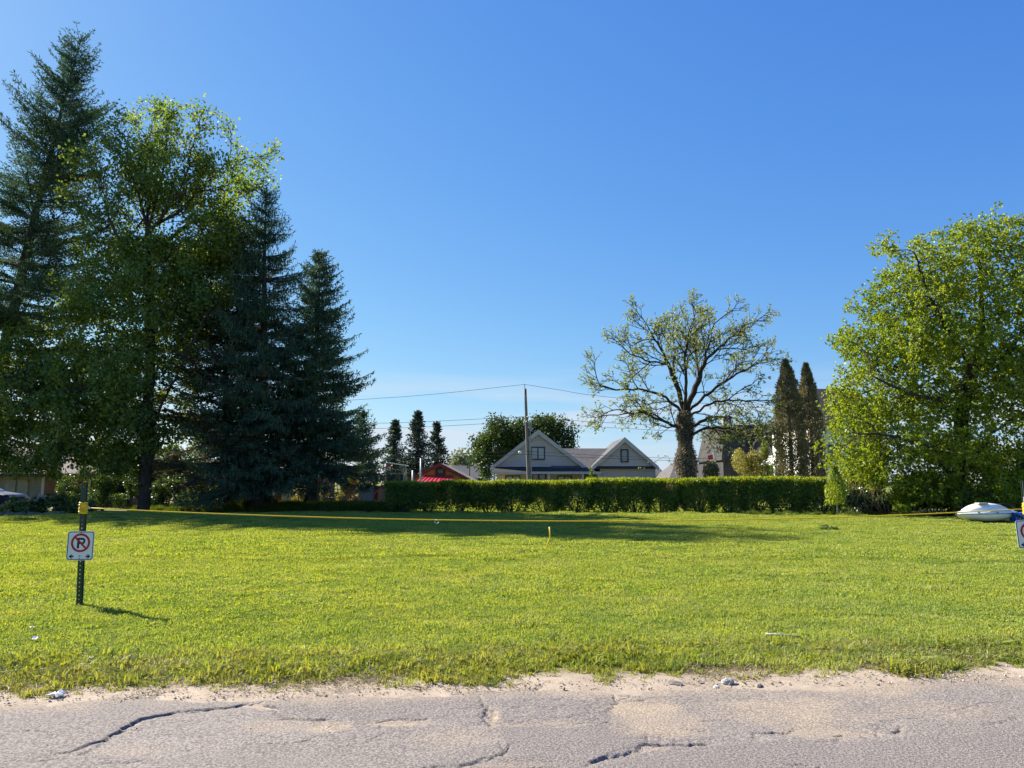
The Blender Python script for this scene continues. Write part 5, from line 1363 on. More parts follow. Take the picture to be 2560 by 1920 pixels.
for i in range(9):
    x = ax(897+i*4.2, Y); f = B(); h = az(1226, Y)+random.uniform(-.1, .08)+(.12 if i > 4 else 0); f.box(x, x+.085, Y, Y+.02, 0, h); f.build('board', M['wood_grey'], fc)
for z in (.3, .85):
    f = B(); f.box(ax(897, Y), ax(934, Y), Y+.021, Y+.06, z, z+.08); f.build('rail', M['wood_grey'], fc)
Y = 42.0
cf = thing('chain_link_fence', 'low chain-link fence with steel rails behind the tall grass', 'fence', (ax(790, Y), Y, 0))
zt = az(1222, Y)
f = B(); f.tube([(ax(688, Y), Y, zt), (ax(890, Y), Y, zt-.02)], .022, 8); f.build('rail', M['galv'], cf, smooth=True)
f = B(); f.tube([(ax(808, Y), Y, az(1244, Y)), (ax(886, Y), Y, az(1244, Y))], .018, 8); f.build('rail', M['galv'], cf, smooth=True)
for px in (690, 748, 808, 886):
    f = B(); f.tube([(ax(px, Y), Y, -.1), (ax(px, Y), Y, zt+.05)], .03, 8); f.build('post', M['galv'], cf, smooth=True)
f = B(); xa, xb = ax(690, Y), ax(886, Y)
for i in range(60):
    x = xa+(xb-xa)*i/60; f.bar((x, Y-.03, 0), (min(xb, x+zt), Y-.03, min(zt, xb-x)), .004, .004, (0, 1, 0))
    f.bar((x, Y-.026, min(zt, 9)), (min(xb, x+zt), Y-.026, max(0, zt-(xb-x))), .004, .004, (0, 1, 0))
tag(f.build('wire_mesh', M['galv'], cf), kind='stuff')
f = B(); f.prism([(ax(634, 39), 39, 0), (ax(634, 39)+.12, 39, 0), (ax(634, 39)+.15, 39, az(1208, 39)), (ax(634, 39)+.03, 39, az(1208, 39))], (0, .1, 0)); fp = f.build('fence_post', M['wood_grey'], None, origin=(ax(634, 39), 39, 0)); tag(fp, 'weathered leaning wooden post with a brace below the pine', 'post')
f = B(); f.bar((ax(622, 39), 39.05, az(1234, 39)), (ax(638, 39), 38.95, az(1224, 39)), .04, .08); o = f.build('brace', M['wood_grey'], None); o.data.transform(Matrix.Translation((-ax(634, 39), -39, 0))); o.parent = fp
Y = 47
bo = thing('brick_outbuilding', 'red brick outbuilding with a white door behind the conifer trunks', 'building', (ax(700, Y), Y, 0))
f = B(); f.box(ax(610, Y), ax(800, Y), Y, Y+4, 0, az(1190, Y)); f.build('wall', M['brick'], bo)
f = B(); f.prism([(ax(606, Y), Y-.3, az(1191, Y)), (ax(606, Y), Y+2, az(1168, Y)), (ax(606, Y), Y+4.3, az(1191, Y))], (ax(804, Y)-ax(606, Y), 0, 0)); f.build('roof', M['shingle_brown'], bo)
f = B(); f.box(ax(706, Y), ax(734, Y), Y-.05, Y-.005, 0, az(1212, Y)); dd = f.build('door', M['white'], bo)
f = B(); f.box(ax(730, Y), ax(732, Y), Y-.09, Y-.055, .65, .75); f.build('handle', M['galv'], dd)
f = B(); f.box(ax(738, Y), ax(752, Y), Y-.05, Y-.005, .5, az(1216, Y)); f.build('window', M['glass'], bo)
f = B(); f.box(ax(672, Y), ax(692, Y), Y-.05, Y-.005, .7, az(1212, Y)); f.build('window', M['white'], bo)

# brick house at the far left with the car in front
Y = 49
bh = thing('brick_house', 'brick house with low brown roof behind the leaves at the far left', 'house', (ax(60, Y), Y, 0))
ze = az(1186, Y)
f = B(); f.box(ax(112, Y), ax(245, Y), Y, Y+8, 0, ze); f.build('brick_wall', M['brick'], bh)
f = B(); f.box(ax(-320, Y), ax(112, Y)-.01, Y+.6, Y+8, 0, ze); f.build('garage_wall', M['wood_grey'], bh)
f = B(); f.prism([(ax(-340, Y), Y-.5, ze), (ax(-340, Y), Y+4, ze+2.2), (ax(-340, Y), Y+8.5, ze)], (ax(262, Y)-ax(-340, Y), 0, 0)); f.build('roof', M['shingle_brown'], bh)
f = B(); f.box(ax(-340, Y), ax(262, Y), Y-.56, Y-.505, ze-.14, ze+.05); f.build('fascia', M['black'], bh)
for a_, b_ in ((-150, -30), (0, 26), (32, 58)):
    f = B(); f.box(ax(a_, Y), ax(b_, Y), Y+.54, Y+.595, .1, ze-.35); f.build('garage_door', M['concrete'], bh)
f = B(); f.box(ax(93, Y), ax(100, Y), Y+.48, Y+.59, 0, ze-.15); f.build('downspout', M['white'], bh)
f = B(); f.box(ax(150, Y), ax(176, Y), Y-.05, Y-.005, .55, 1.35); wd = f.build('window', M['glass'], bh)
f = B(); f.box(ax(148, Y), ax(178, Y), Y-.09, Y-.051, .47, .55); f.build('sill', M['white'], wd)
M['car_paint'] = pmat('dark_blue_paint', (.018, .028, .07), .38, .1, 2, spec=.4, coat=.15)
M['tyre'] = pmat('tyre_rubber', (.02, .02, .02), .8)
M['chrome'] = pmat('chrome', (.6, .6, .62), .2, .05, 3, metal=.9)
M['tail_lamp'] = pmat('lamp_lens', (.5, .45, .4), .15, .1, 5, spec=.6)
Y = 41.0; xf = ax(68, Y+1.2)-.15
car = thing('parked_car', 'dark blue parked car at the left edge, its front end showing behind the plants', 'car', (xf-2.2, Y+.9, 0))
prof = [(0, .30), (0, .52), (-.04, .72), (-.20, .84), (-1.0, .96), (-1.25, 1.0), (-1.95, 1.36), (-2.4, 1.43), (-3.2, 1.42), (-3.85, 1.12), (-4.3, 1.06), (-4.45, .9), (-4.48, .32)]
bm = bmesh.new(); rings = []
for yy, ins in ((0, .10), (.06, .02), (.16, 0), (1.62, 0), (1.72, .02), (1.78, .10)):
    ring = []
    for (dx, z) in prof:
        tum = max(0, z-.95)*.42*(1 if yy < .9 else -1); y2 = Y+yy+tum if yy in (0, .06, .16, 1.62, 1.72, 1.78) else Y+yy
        ring.append(bm.verts.new((xf+dx+(ins if dx > -2 else -ins)*(-1 if dx > -2 else -1), y2, z-ins*.3 if z > .5 else z)))
    rings.append(ring)
for r0, r1 in zip(rings[:-1], rings[1:]):
    for i in range(len(prof)):
        j = (i+1) % len(prof); bm.faces.new((r0[i], r0[j], r1[j], r1[i]))
bm.faces.new(rings[0]); bm.faces.new(rings[-1][::-1]); bmesh.ops.recalc_face_normals(bm, faces=bm.faces)
me = bpy.data.meshes.new('body'); bm.to_mesh(me); bm.free(); link('body', me, M['car_paint'], car)
f = B(); f.v += [(xf-1.27, Y+.20, 1.02), (xf-1.27, Y+1.58, 1.02), (xf-1.93, Y+1.46, 1.365), (xf-1.93, Y+.32, 1.365)]; f.v += [(a-.0, b, c+.02) for a, b, c in f.v[:4]]; f.f += [(4,5,6,7), (0,3,2,1), (0,1,5,4), (1,2,6,5), (2,3,7,6), (3,0,4,7)]; f.build('windscreen', M['glass'], car)
for a_, b_ in ((-2.0, -2.75), (-2.82, -3.6)):
    f = B(); f.v += [(xf+a_+.35 if a_ == -2.0 else xf+a_, Y+.01, 1.0), (xf+b_, Y+.01, 1.0), (xf+b_+.05, Y+.16, 1.34), (xf+a_-.05, Y+.16, 1.34)]; f.f += [(0,1,2,3)]; f.build('side_window', M['glass_dark'], car)
for dx in (-.85, -3.6):
    for yy in (-.02, 1.62):
        f = B(); f.tube([(xf+dx, Y+yy, .32), (xf+dx, Y+yy+.18, .32)], .32, 20); wh = f.build('wheel', M['tyre'], car)
        f = B(); f.tube([(xf+dx, Y+yy-.012, .32), (xf+dx, Y+yy-.001, .32)], .2, 16); f.build('rim', M['chrome'], wh)
for yy in (.12, 1.40):
    f = B(); f.box(xf-.14, xf-.005, Y+yy, Y+yy+.26, .60, .74); f.build('headlight', M['tail_lamp'], car)
f = B(); f.box(xf-.05, xf+.08, Y+.06, Y+1.72, .36, .54); f.build('bumper', M['chrome'], car)

# ------------------------------------------------------------------ stone house and white house at the right back
Y = 66
sh2 = thing('stone_house', 'dark mansard-roofed stone house with an arched window behind the golden shrubs', 'house', (ax(1860, Y), Y, 0))
xa, xb = ax(1812, Y), ax(2010, Y)
f = B(); f.box(xa, xb, Y+.35, Y+9, 0, az(1150, Y)); f.build('wall', M['slate'], sh2)
f = B(); zt_, zb_ = az(1081, Y), az(1150, Y)
f.v += [(xa-.2, Y, zb_), (xb, Y, zb_), (xb, Y+.9, zt_), (ax(1820, Y), Y+.9, zt_), (xa-.2, Y+9, zb_), (xb, Y+9, zb_), (xb, Y+8.4, zt_), (ax(1820, Y), Y+8.4, zt_)]
f.f += [(0,1,2,3), (4,7,6,5), (0,3,7,4), (1,5,6,2), (3,2,6,7), (0,4,5,1)]; f.build('mansard', M['slate'], sh2)
f = B(); z2 = az(1058, Y); z1 = zt_+.01
f.v += [(ax(1822, Y), Y+.8, z1), (xb, Y+.8, z1), (xb, Y+1.6, z2), (ax(1828, Y), Y+1.6, z2), (ax(1822, Y), Y+8, z1), (xb, Y+8, z1), (xb, Y+7.6, z2), (ax(1828, Y), Y+7.6, z2)]
f.f += [(0,1,2,3), (4,7,6,5), (0,3,7,4), (1,5,6,2), (3,2,6,7), (0,4,5,1)]; f.build('roof', M['shingle_dark_shade'], sh2)  # dark colour also paints the shade on this upper roof
f = B(); f.box(ax(1837, Y), ax(1861, Y), Y+3, Y+3.8, z2-.3, az(1050, Y)); ch = f.build('chimney', M['trim'], sh2)
f = B()
for i in range(6): x = ax(1838.5+i*3.9, Y); f.box(x-.03, x+.03, Y+2.98, Y+3.82, az(1050, Y), az(1040, Y))
f.box(ax(1836, Y), ax(1862, Y), Y+2.95, Y+3.85, az(1040, Y), az(1036, Y)); f.build('chimney_cap', M['galv'], ch)
xc = ax(1911, Y); hw = ax(1938, Y)-xc; zs, zt_ = az(1118, Y), az(1097, Y)
def archp(hw_, top): return [(xc-hw_, Y-.3, az(1165, Y))]+[(xc-hw_*math.cos(t), Y-.3, zs+(top-zs)*math.sin(t)) for t in np.linspace(0, math.pi, 13)]+[(xc+hw_, Y-.3, az(1165, Y))]
f = B(); f.prism(archp(hw, zt_), (0, 1.6, 0)); dmr = f.build('dormer', M['black'], sh2)
f = B(); f.prism([(a, b-.03, c) for a, b, c in archp(hw*.88, zt_-.14)], (0, .028, 0)); f.build('arch_panel', M['slate'], dmr)
f = B(); f.prism([(xc-hw*.72, Y-.36, az(1146, Y))]+[(xc-hw*.72*math.cos(t), Y-.36, az(1124, Y)+.30*math.sin(t)) for t in np.linspace(0, math.pi, 9)]+[(xc+hw*.72, Y-.36, az(1146, Y))], (0, .028, 0)); f.build('arch_pane', M['glass_dark'], dmr)
fg = thing('red_white_flag', 'small red and white flag hanging beside the vine-clad trunk', 'flag', (ax(1786, 52), 52, 0))
f = B(); f.tube([(ax(1790, 52), 52, 0), (ax(1789, 52), 52, az(1126, 52))], .02, 6); f.build('pole', M['wire'], fg)
f = B(); f.prism([(ax(1771, 52), 52, az(1139, 52)), (ax(1783, 52), 51.9, az(1136, 52)), (ax(1784, 52), 51.9, az(1148, 52)), (ax(1772, 52), 52, az(1150, 52))], (0, .02, 0)); f.build('cloth_red', M['red_metal'], fg)
f = B(); f.prism([(ax(1783.2, 52), 51.9, az(1132, 52)), (ax(1788.5, 52), 52, az(1130, 52)), (ax(1790, 52), 52, az(1146, 52)), (ax(1784.2, 52), 51.9, az(1148, 52))], (0, .02, 0)); f.build('cloth_white', M['white'], fg)
Y = 53
wh2 = thing('white_house', 'white-walled house with a dark roof mostly hidden by the big green tree', 'house', (ax(2180, Y), Y, 0))
xa, xb = ax(2034, Y), ax(2200, Y); ze = az(1058, Y); xr_ = ax(2042, Y)
f = B(); f.box(xa, xb, Y, Y+8, 0, ze); f.build('wall', M['white'], wh2)
f = B(); f.prism([(xr_-.5, Y-.5, ze-.1), (xr_-.5, Y+4, az(972, Y+4)), (xr_-.5, Y+8.5, ze-.1)], (xb-xr_+1, 0, 0)); f.build('roof', M['shingle_dark_shade'], wh2)
f = B(); f.box(ax(1942, Y-3)-.05, ax(1942, Y-3)+.06, Y-3, Y-2.9, 0, az(1162, Y-3)); f.build('porch_post', M['white'], wh2)
f = B(); f.prism([(ax(1930, Y-3), Y-3.2, az(1162, Y-3)), (ax(1952, Y-3), Y-3.2, az(1137, Y-3)), (ax(1990, Y-3), Y-3.2, az(1137, Y-3)), (ax(1990, Y-3), Y-3.2, az(1142, Y-3)), (ax(1954, Y-3), Y-3.2, az(1142, Y-3)), (ax(1934, Y-3), Y-3.2, az(1164, Y-3))], (0, 2.6, 0)); f.build('porch_roof', M['white'], wh2)
window(wh2, ax(2075, Y), ax(2100, Y), az(1150, Y), az(1112, Y), Y-.03, 2, 1, 1, .08, 'glass_dark', False)
window(wh2, ax(2150, Y), ax(2185, Y), az(1180, Y), az(1130, Y), Y-.03, 2, 1, 1, .08, 'glass_dark', False)
rl = thing('rail_fence', 'thin grey pipe rail fence in the shade behind the white boat', 'fence', on(2480, 33.0))
for z in (az(1229, 33), ):
    f = B(); f.tube([(ax(2395, 33), 33, z-.02), (ax(2640, 33), 33, z)], .02, 6); f.build('rail', M['galv'], rl, smooth=True)
for px in (2400, 2475, 2560, 2635):
    f = B(); f.tube([(ax(px, 33), 33, -.1), (ax(px, 33), 33, az(1227, 33))], .025, 6); f.build('post', M['galv'], rl, smooth=True)

# ------------------------------------------------------------------ white boat and blue bin
Y = 29.0
xs0, xs1 = ax(2384, Y), ax(2531, Y); Lb = xs1-xs0; zg = .30
bt = thing('boat', 'small white fibreglass boat lying on the grass beside a blue bin', 'boat', ((xs0+xs1)/2, Y, lz((xs0+xs1)/2, Y)))
bz = lz((xs0+xs1)/2, Y)
def hull_station(u):
    w_ = .62*max(0.0, math.sin(math.pi*min(1, u*.93+.02)))**.75; k_ = .26*(abs(u-.48)/.5)**2.2
    return w_, k_
def loft(sec, name, mat, n=22):
    V, F = [], []
    m = None
    for i in range(n+1):
        r_ = sec(i/n); m = len(r_); V += r_
    for i in range(n):
        for j in range(m-1): F.append((i*m+j, i*m+j+1, (i+1)*m+j+1, (i+1)*m+j))
    me = bpy.data.meshes.new(name); me.from_pydata(V, [], F); bm = bmesh.new(); bm.from_mesh(me); bmesh.ops.remove_doubles(bm, verts=bm.verts, dist=.002); bmesh.ops.recalc_face_normals(bm, faces=bm.faces); bm.to_mesh(me); bm.free()
    me.polygons.foreach_set('use_smooth', [True]*len(me.polygons)); return link(name, me, mat, bt)
def hsec(u):
    w_, k_ = hull_station(u); zz = zg+.05*u
    return [(xs0+Lb*u, Y-w_*math.cos(t), bz+zz-(zz-k_*min(1, zz/.3))*math.sin(t)**.8) for t in np.linspace(0, math.pi, 13)]
def dsec(u):
    w_, k_ = hull_station(u); zz = zg+.05*u; dome = .05+.10*max(0, math.sin(math.pi*u))**.7
    return [(xs0+Lb*u, Y-w_*.985*math.cos(t), bz+zz+.006+min(dome, w_*1.2)*(max(0, math.sin(t))**.55)) for t in np.linspace(0, math.pi, 13)]
def csec(u):
    t_ = .12+.74*u; w_, k_ = hull_station(t_); zz = zg+.05*t_; hgt = .36*max(.02, math.sin(math.pi*min(1, u*.92+.04)))**.6
    ww = w_*.74*(1-.12*(abs(u-.5)*2)**3)
    return [(xs0+Lb*t_, Y-ww*a_, bz+zz+.02+hgt*h_) for a_, h_ in ((1.0, 0), (.96, .45), (.86, .82), (.6, .97), (0, 1.02), (-.6, .97), (-.86, .82), (-.96, .45), (-1.0, 0))]
loft(csec, 'cuddy', M['white_plastic'], 18)
hull = loft(hsec, 'hull', M['white_plastic']); deck = loft(dsec, 'deck', M['white_plastic'])
f = B(); f.tube([(xs0+Lb*u, Y-hull_station(u)[0]-.004, bz+zg+.05*u+.003) for u in np.linspace(.01, .99, 24)], .016, 6); f.build('rub_rail', M['galv'], bt, smooth=True)
f = B(); f.tube([(xs0+Lb*.78, Y-.55, bz+.36), (xs0+Lb*.86, Y-.62, bz+.27), (xs0+Lb*1.0, Y-.66, bz+.10)], [.035, .035, .03], 8); f.build('spar', M['black'], bt, smooth=True)
f = B(); f.tube([(xs0+Lb*u, Y-hull_station(u)[0]*.6, bz+zg+.05*u+.30*max(0, 1-((u-.72)/.32)**2)+.06) for u in np.linspace(.62, 1.0, 9)], .014, 6); f.build('handrail', M['wire'], bt, smooth=True)
for u in (.24, .52):
    w_ = hull_station(u)[0]; f = B(); f.box(xs0+Lb*u, xs0+Lb*u+.06, Y-w_-.02, Y-w_+.05, bz+zg+.06, bz+zg+.10); f.build('cleat', M['galv'], bt)
f = B(); f.box(xs0+Lb*.30, xs0+Lb*.45, Y-.38, Y-.1, bz+.66, bz+.72); f.build('hatch', M['trim'], bt)

M['blue_plastic'] = pmat('blue_plastic', (.02, .11, .55), .4, .08, 3, spec=.4)
Y = 28.6; x = ax(2538, Y); z = lz(x, Y)
bn = thing('recycling_bin', 'blue recycling bin tipped slightly beside the stern of the white boat', 'bin', (x, Y, z))
a, b2, h = .185, .225, .36
f = B()
lo = [(-a, -a*.8, 0), (a, -a*.8, 0), (a, a*.8, 0), (-a, a*.8, 0)]; hi = [(-b2, -b2*.8, h), (b2, -b2*.8, h), (b2, b2*.8, h), (-b2, b2*.8, h)]
li = [(p[0]*.94, p[1]*.92, .02) for p in lo]; hi2 = [(p[0]*.94, p[1]*.92, h) for p in hi]
f.v += lo+hi+li+hi2; f.f += [(0,3,2,1)]+[(i, (i+1) % 4, 4+(i+1) % 4, 4+i) for i in range(4)]+[(4+i, 4+(i+1) % 4, 12+(i+1) % 4, 12+i) for i in range(4)]+[(8+i, 12+i, 12+(i+1) % 4, 8+(i+1) % 4) for i in range(4)]+[(8,9,10,11)]
body = f.build('body', M['blue_plastic'], bn, local=True)
f = B(); c = .02
f.box(-b2-c, b2+c, -b2*.8-c, -b2*.8, h-.05, h+.005).box(-b2-c, b2+c, b2*.8, b2*.8+c, h-.05, h+.005).box(-b2-c, -b2, -b2*.8, b2*.8, h-.05, h+.005).box(b2, b2+c, -b2*.8, b2*.8, h-.05, h+.005); f.build('rim', M['blue_plastic'], bn, local=True)
f = B()
for k in range(3):      # chasing arrows
    t0 = math.pi/2+k*2*math.pi/3
    for s in range(4):
        t1, t2 = t0+s*.34, t0+(s+1)*.34
        def pp(t, r_): return (r_*math.cos(t), -a*.8-.022-(.12+r_*math.sin(t))*.03-.006, .14+r_*math.sin(t))
        f.poly([pp(t1, .045), pp(t2, .045), pp(t2, .072), pp(t1, .072)])
    te = t0+4*.34; f.poly([pp(te, .032), pp(te+.38, .058), pp(te, .085)])
f.build('recycling_symbol', M['white'], bn, local=True)
bn.rotation_euler = (R(-3), R(-7), R(8))

# ------------------------------------------------------------------ no-parking signs on steel posts
M['post_green'] = pmat('dark_green_post', (.022, .045, .03), .45, .25, 8, .15, 60, .4)
M['sign_white'] = pmat('reflective_white', (.72, .74, .74), .35, .05, 6, spec=.5)
M['sign_black'] = pmat('sign_black', (.012, .012, .016), .45, .1, 6)
M['sign_red'] = pmat('sign_red', (.42, .012, .025), .4, .08, 6)
def rrect(w, h, r, y, n=6):
    out = []
    for cx, cz, a0 in ((w/2-r, h/2-r, 0), (-w/2+r, h/2-r, 90), (-w/2+r, -h/2+r, 180), (w/2-r, -h/2+r, 270)):
        for k in range(n+1):
            t = R(a0+90*k/n); out.append((cx+r*math.cos(t), y, cz+r*math.sin(t)))
    return out
def ring(f, cx, cz, r0, r1, y, a0=0, a1=360, n=40, th=.0008):
    for k in range(n):
        t0, t1 = R(a0+(a1-a0)*k/n), R(a0+(a1-a0)*(k+1)/n)
        f.poly([(cx+r0*math.cos(t0), y, cz+r0*math.sin(t0)), (cx+r1*math.cos(t0), y, cz+r1*math.sin(t0)), (cx+r1*math.cos(t1), y, cz+r1*math.sin(t1)), (cx+r0*math.cos(t1), y, cz+r0*math.sin(t1))])
def sign_post(label_post, label_sign, base, height, zsign, roll, lean, yaw=0):
    x, y, z = base
    p = thing('sign_post', label_post, 'post', (x, y, z))
    p.rotation_euler = (0, lean, yaw)
    f = B(); w, dp, t = .058, .028, .005
    f.box(-w/2, -w/2+t, 0, dp, -.1, height).box(w/2-t, w/2, 0, dp, -.1, height).box(-w/2-.012, -w/2, dp-t, dp, -.1, height).box(w/2, w/2+.012, dp-t, dp, -.1, height)
    f.box(-w/2+t, -.006, 0, t, -.1, height).box(.006, w/2-t, 0, t, -.1, height)
    k = -.1
    while k < height: f.box(-.006, .006, 0, t, k, min(height, k+.038)); k += .05
    f.build('channel', M['post_green'], p, local=True)
    s = thing('no_parking_sign', label_sign, 'sign', (0, 0, 0)); s.rotation_euler = (0, lean+roll, yaw)
    s.location = Vector((x, y, z)) + Matrix.Rotation(yaw, 4, 'Z') @ (Matrix.Rotation(lean, 4, 'Y') @ Vector((0, -.012, zsign)))
    W2, H2 = .318, .350
    f = B(); f.prism(rrect(W2, H2, .035, -.004), (0, .003, 0)); f.build('plate', M['sign_white'], s, local=True)
    f = B(); o, i_ = rrect(W2-.014, H2-.014, .030, -.0052), rrect(W2-.030, H2-.030, .024, -.0052)
    for k in range(len(o)): f.poly([o[k], o[(k+1) % len(o)], i_[(k+1) % len(o)], i_[k]])
    f.build('border', M['sign_black'], s, local=True)
    f = B(); cz = .035                                     # letter P
    f.poly([(-.040, -.0052, cz-.066), (-.014, -.0052, cz-.066), (-.014, -.0052, cz+.060), (-.040, -.0052, cz+.060)])
    f.poly([(-.014, -.0052, cz+.036), (.018, -.0052, cz+.036), (.018, -.0052, cz+.060), (-.014, -.0052, cz+.060)])
    f.poly([(-.014, -.0052, cz-.016), (.018, -.0052, cz-.016), (.018, -.0052, cz+.006), (-.014, -.0052, cz+.006)])
    ring(f, .018, cz+.022, .015, .038, -.0052, -90, 90, 14)
    f.build('letter_p', M['sign_black'], s, local=True)
    f = B(); ring(f, 0, cz, .088, .113, -.0064); 
    d = Vector((math.cos(R(-45)), 0, math.sin(R(-45)))); nrm = Vector((-d.z, 0, d.x))*.011
    c = Vector((0, -.0064, cz)); f.poly([c-d*.089-nrm, c+d*.089-nrm, c+d*.089+nrm, c-d*.089+nrm]); f.build('red_ring', M['sign_red'], s, local=True)
    for sg in (-1, 1):
        f = B(); zc = -.128; xx = lambda v: sg*v
        f.poly([(xx(.128), -.0052, zc), (xx(.088), -.0052, zc+.034), (xx(.097), -.0052, zc+.010), (xx(.068), -.0052, zc+.010), (xx(.075), -.0052, zc), (xx(.068), -.0052, zc-.010), (xx(.097), -.0052, zc-.010), (xx(.088), -.0052, zc-.034)])
        f.build('arrow', M['sign_black'], s, local=True)
    f = B()
    ring(f, 0, -.122, .007, .010, -.0052, 0, 180, 10); f.poly([(-.011, -.0052, -.124), (.011, -.0052, -.124), (.011, -.0052, -.121), (-.011, -.0052, -.121)]); f.poly([(-.010, -.0052, -.133), (.010, -.0052, -.133), (.010, -.0052, -.128), (-.010, -.0052, -.128)])
    f.build('maker_mark', M['sign_black'], s, local=True)
    for zz in (.155, -.155):
        f = B(); f.tube([(0, -.004, zz), (0, -.010, zz)], .006, 8); f.build('bolt', M['galv'], s, local=True)
    return p
gx, gy = px_ground(196, 1517, 0.0)
LP = (gx, gy, lz(gx, gy)-.01)
sign_post('dark green steel post at the left carrying the whole no-parking sign', 'no-parking sign with double arrow seen whole on the left post', LP, 1.50, .735, R(2.0), R(-1.5), R(4))
RP = (6.465, 9.75, lz(6.465, 9.75)-.01)
sign_post('dark green steel post at the right picture edge', 'no-parking sign cut by the right picture edge', RP, 1.52, .86, R(-2.5), R(-.5), R(-8))

# ------------------------------------------------------------------ yellow rope between the posts, and small things
M['yellow'] = pmat('yellow_rope', (.80, .52, .02), .55, .10, 30, spec=.3)
M['yellow_tape'] = pmat('yellow_tape', (.78, .50, .015), .4, .12, 12, spec=.4)
M['clear'] = pmat('clear_tie', (.62, .64, .62), .3, .1, 10, spec=.6)
za, zb = LP[2]+1.19, RP[2]+1.17
rope = thing('yellow_rope', 'yellow rope stretched across the lawn between the two sign posts', 'rope', (LP[0], LP[1], LP[2]))
f = B(); pts = []
for k in range(61):
    u = k/60; pts.append((LP[0]+.07+(RP[0]-LP[0]-.11)*u, LP[1]-.02+(RP[1]-LP[1])*u, za+(zb-za)*u-.155*4*u*(1-u)*(1+.15*(u-.5))))
f.tube(pts, .0068, 7); f.build('strand', M['yellow'], rope, smooth=True)
for (bx, by, bz, zc, lean_) in ((*LP, za, -1.5), (*RP, zb, -.5)):
    f = B(); n = 9
    for k in range(n):
        z = zc-bz-.062+k*.0155; cx = math.sin(R(lean_))*z; jj = .004*math.sin(k*2.3)
        f.tube([(bx+cx+(.046+jj)*math.cos(t), by+.012+(.034+jj)*math.sin(t), bz+z+.004*math.sin(t*2+k)) for t in np.linspace(0, 2*math.pi, 17)], .0088, 6, cap=False)
    f.build('wrap', M['yellow_tape'], rope, smooth=True)
    f = B(); sgn = 1 if bx < 0 else -1
    f.tube([(bx+sgn*.045, by-.03, zc+.01), (bx+sgn*.062, by-.045, zc+.016), (bx+sgn*.078, by-.03, zc+.004), (bx+sgn*.066, by-.02, zc-.008), (bx+sgn*.052, by-.035, zc)], .007, 6); f.build('knot', M['clear'], rope, smooth=True)
f = B(); f.box(RP[0]-.055, RP[0]+.03, RP[1]-.006, RP[1]-.002, 1.235, 1.315); tag(f.build('tag', M['sign_white'], None, origin=(RP[0], RP[1], 1.235)), 'small white tag tied on the right post above the rope', 'tag')
# string loop hanging on the rope
u = (at(1093, 1299, 9.6).x-LP[0])/(RP[0]-LP[0]); lp_ = Vector(pts[int(round(u*60))])
f = B(); f.tube([lp_+Vector((.024*math.cos(t)*(1-.25*max(0, math.sin(t))), .004*math.sin(t*2)-.006, -.016+.026*math.sin(t)-.008*abs(math.cos(t/2-.8)))) for t in np.linspace(0, 6.0, 20)], .0028, 6)
f.tube([lp_+Vector((-.008, -.008, .004)), lp_+Vector((0, -.010, -.014)), lp_+Vector((.010, -.008, .002))], .0025, 6)
tag(f.build('string_loop', M['clear'], None, smooth=True), 'small white loop of string hanging from the yellow rope', 'string')

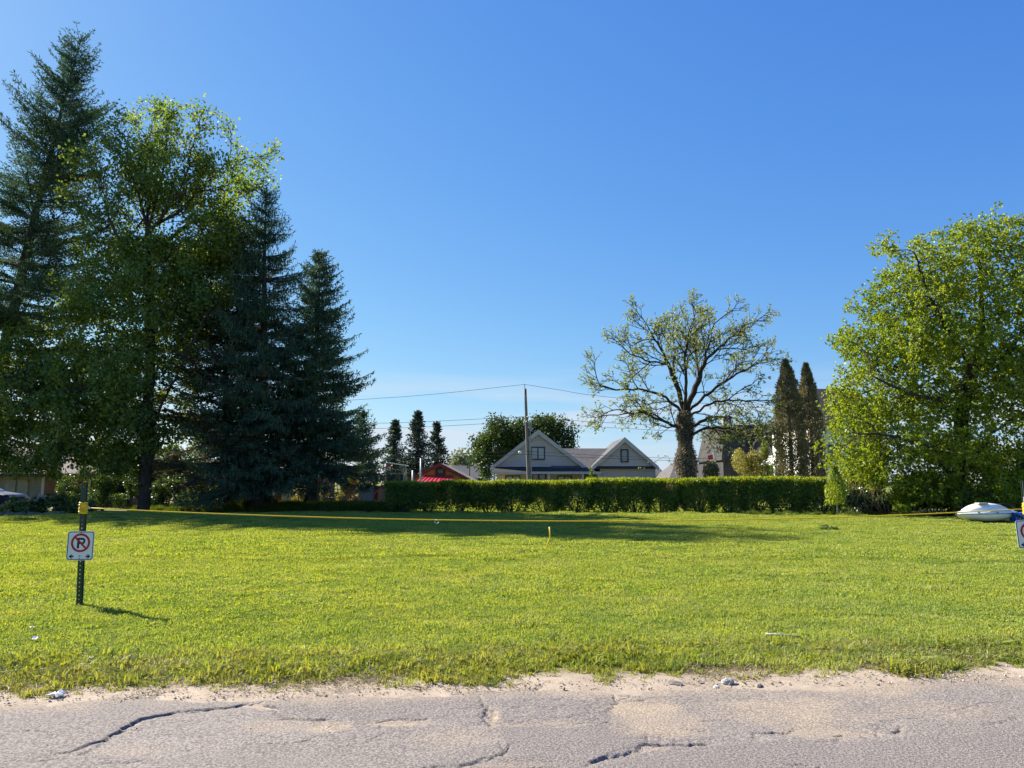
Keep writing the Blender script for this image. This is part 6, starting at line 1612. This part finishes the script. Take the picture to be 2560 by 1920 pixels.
gx, gy = px_ground(1362, 1377, 0); gz = lz(gx, gy)
f = B(); f.tube([(gx, gy, gz-.03), (gx+.04, gy, gz+.10), (gx+.085, gy-.01, gz+.20), (gx+.115, gy-.01, gz+.27), (gx+.118, gy, gz+.34), (gx+.108, gy, gz+.52)], [.013, .014, .015, .016, .016, .016], 10)
tag(f.build('marker_stake', M['yellow_tape'], None, smooth=True, origin=(gx, gy, gz)), 'bent yellow plastic marker stake standing in the lawn', 'stake')
gx, gy = px_ground(2068, 1326, 0)
wt = [blade_patch('weed_clump', .2, 60, .12, .30, .03, 400, M['understory'], .9)]
t = shrub('weed', 'dark weed clump standing alone in the right of the lawn', 2068, gy, .75, .16, M['understory'], 500, .10, 130, 'plant', lumps=5)
M['rock_dark'] = pmat('dark_rock', (.09, .085, .08), .8, .5, 14, .4, 30)
M['rock_pale'] = pmat('speckled_rock', (.10, .095, .09), .8, .4, 22, .4, 30, col2=(.62, .58, .52))
gx, gy = px_ground(1820, 1709); stone('rock', 'black and white speckled rock on the sandy verge', (gx, gy, -.04), (.105, .075, .06), 31, 'rock_pale')
gx, gy = px_ground(1688, 1712); stone('rock', 'low brown stone half sunk in the sand left of the speckled rock', (gx, gy, -.048), (.13, .08, .05), 32, 'stone')
gx, gy = px_ground(2215, 1692); stone('rock', 'small dark pebble by the crack at the right of the verge', (gx, gy, -.04), (.045, .03, .025), 33, 'rock_dark')
gx, gy = px_ground(1790, 1718); stone('rock', 'small pale pebble just left of the speckled rock', (gx, gy, -.04), (.05, .035, .02), 34, 'white')
gx, gy = px_ground(1900, 1717); stone('rock', 'dark clod of broken asphalt right of the speckled rock', (gx, gy, -.045), (.07, .05, .035), 35, 'rock_dark')
gx, gy = px_ground(1960, 1606); f = B(); f.tube([(gx-.16, gy+.04, .035), (gx-.02, gy+.02, .03), (gx+.16, gy-.03, .02)], [.011, .012, .008], 7); tag(f.build('stick', M['bark_pale'], None, smooth=True, origin=(gx, gy, .03)), 'pale dry stick lying in the grass at the right', 'stick')
q = np.random.default_rng(55)
for lab, px, py, sz in (('crumpled white paper litter at the road edge on the left', 140, 1738, .052), ('white scrap of litter in the grass below the left post', 88, 1612, .032), ('small white scrap of litter in the grass farther up on the left', 80, 1583, .022), ('pale scrap of litter in the grass right of the paper litter', 226, 1660, .02)):
    gx, gy = px_ground(px, py, -.02); bm = bmesh.new(); bmesh.ops.create_grid(bm, x_segments=5, y_segments=5, size=sz)
    for v in bm.verts: v.co.z += abs(q.normal(0, sz*.35)); v.co.x += q.normal(0, sz*.12); v.co.y += q.normal(0, sz*.12)
    me = bpy.data.meshes.new('litter'); bm.to_mesh(me); bm.free(); me.materials.append(M['white'])
    o = bpy.data.objects.new('litter', me); COL.objects.link(o); o.location = (gx, gy, max(-.03, lz(gx, gy))+(.0 if py > 1700 else .03)); tag(o, lab, 'litter')
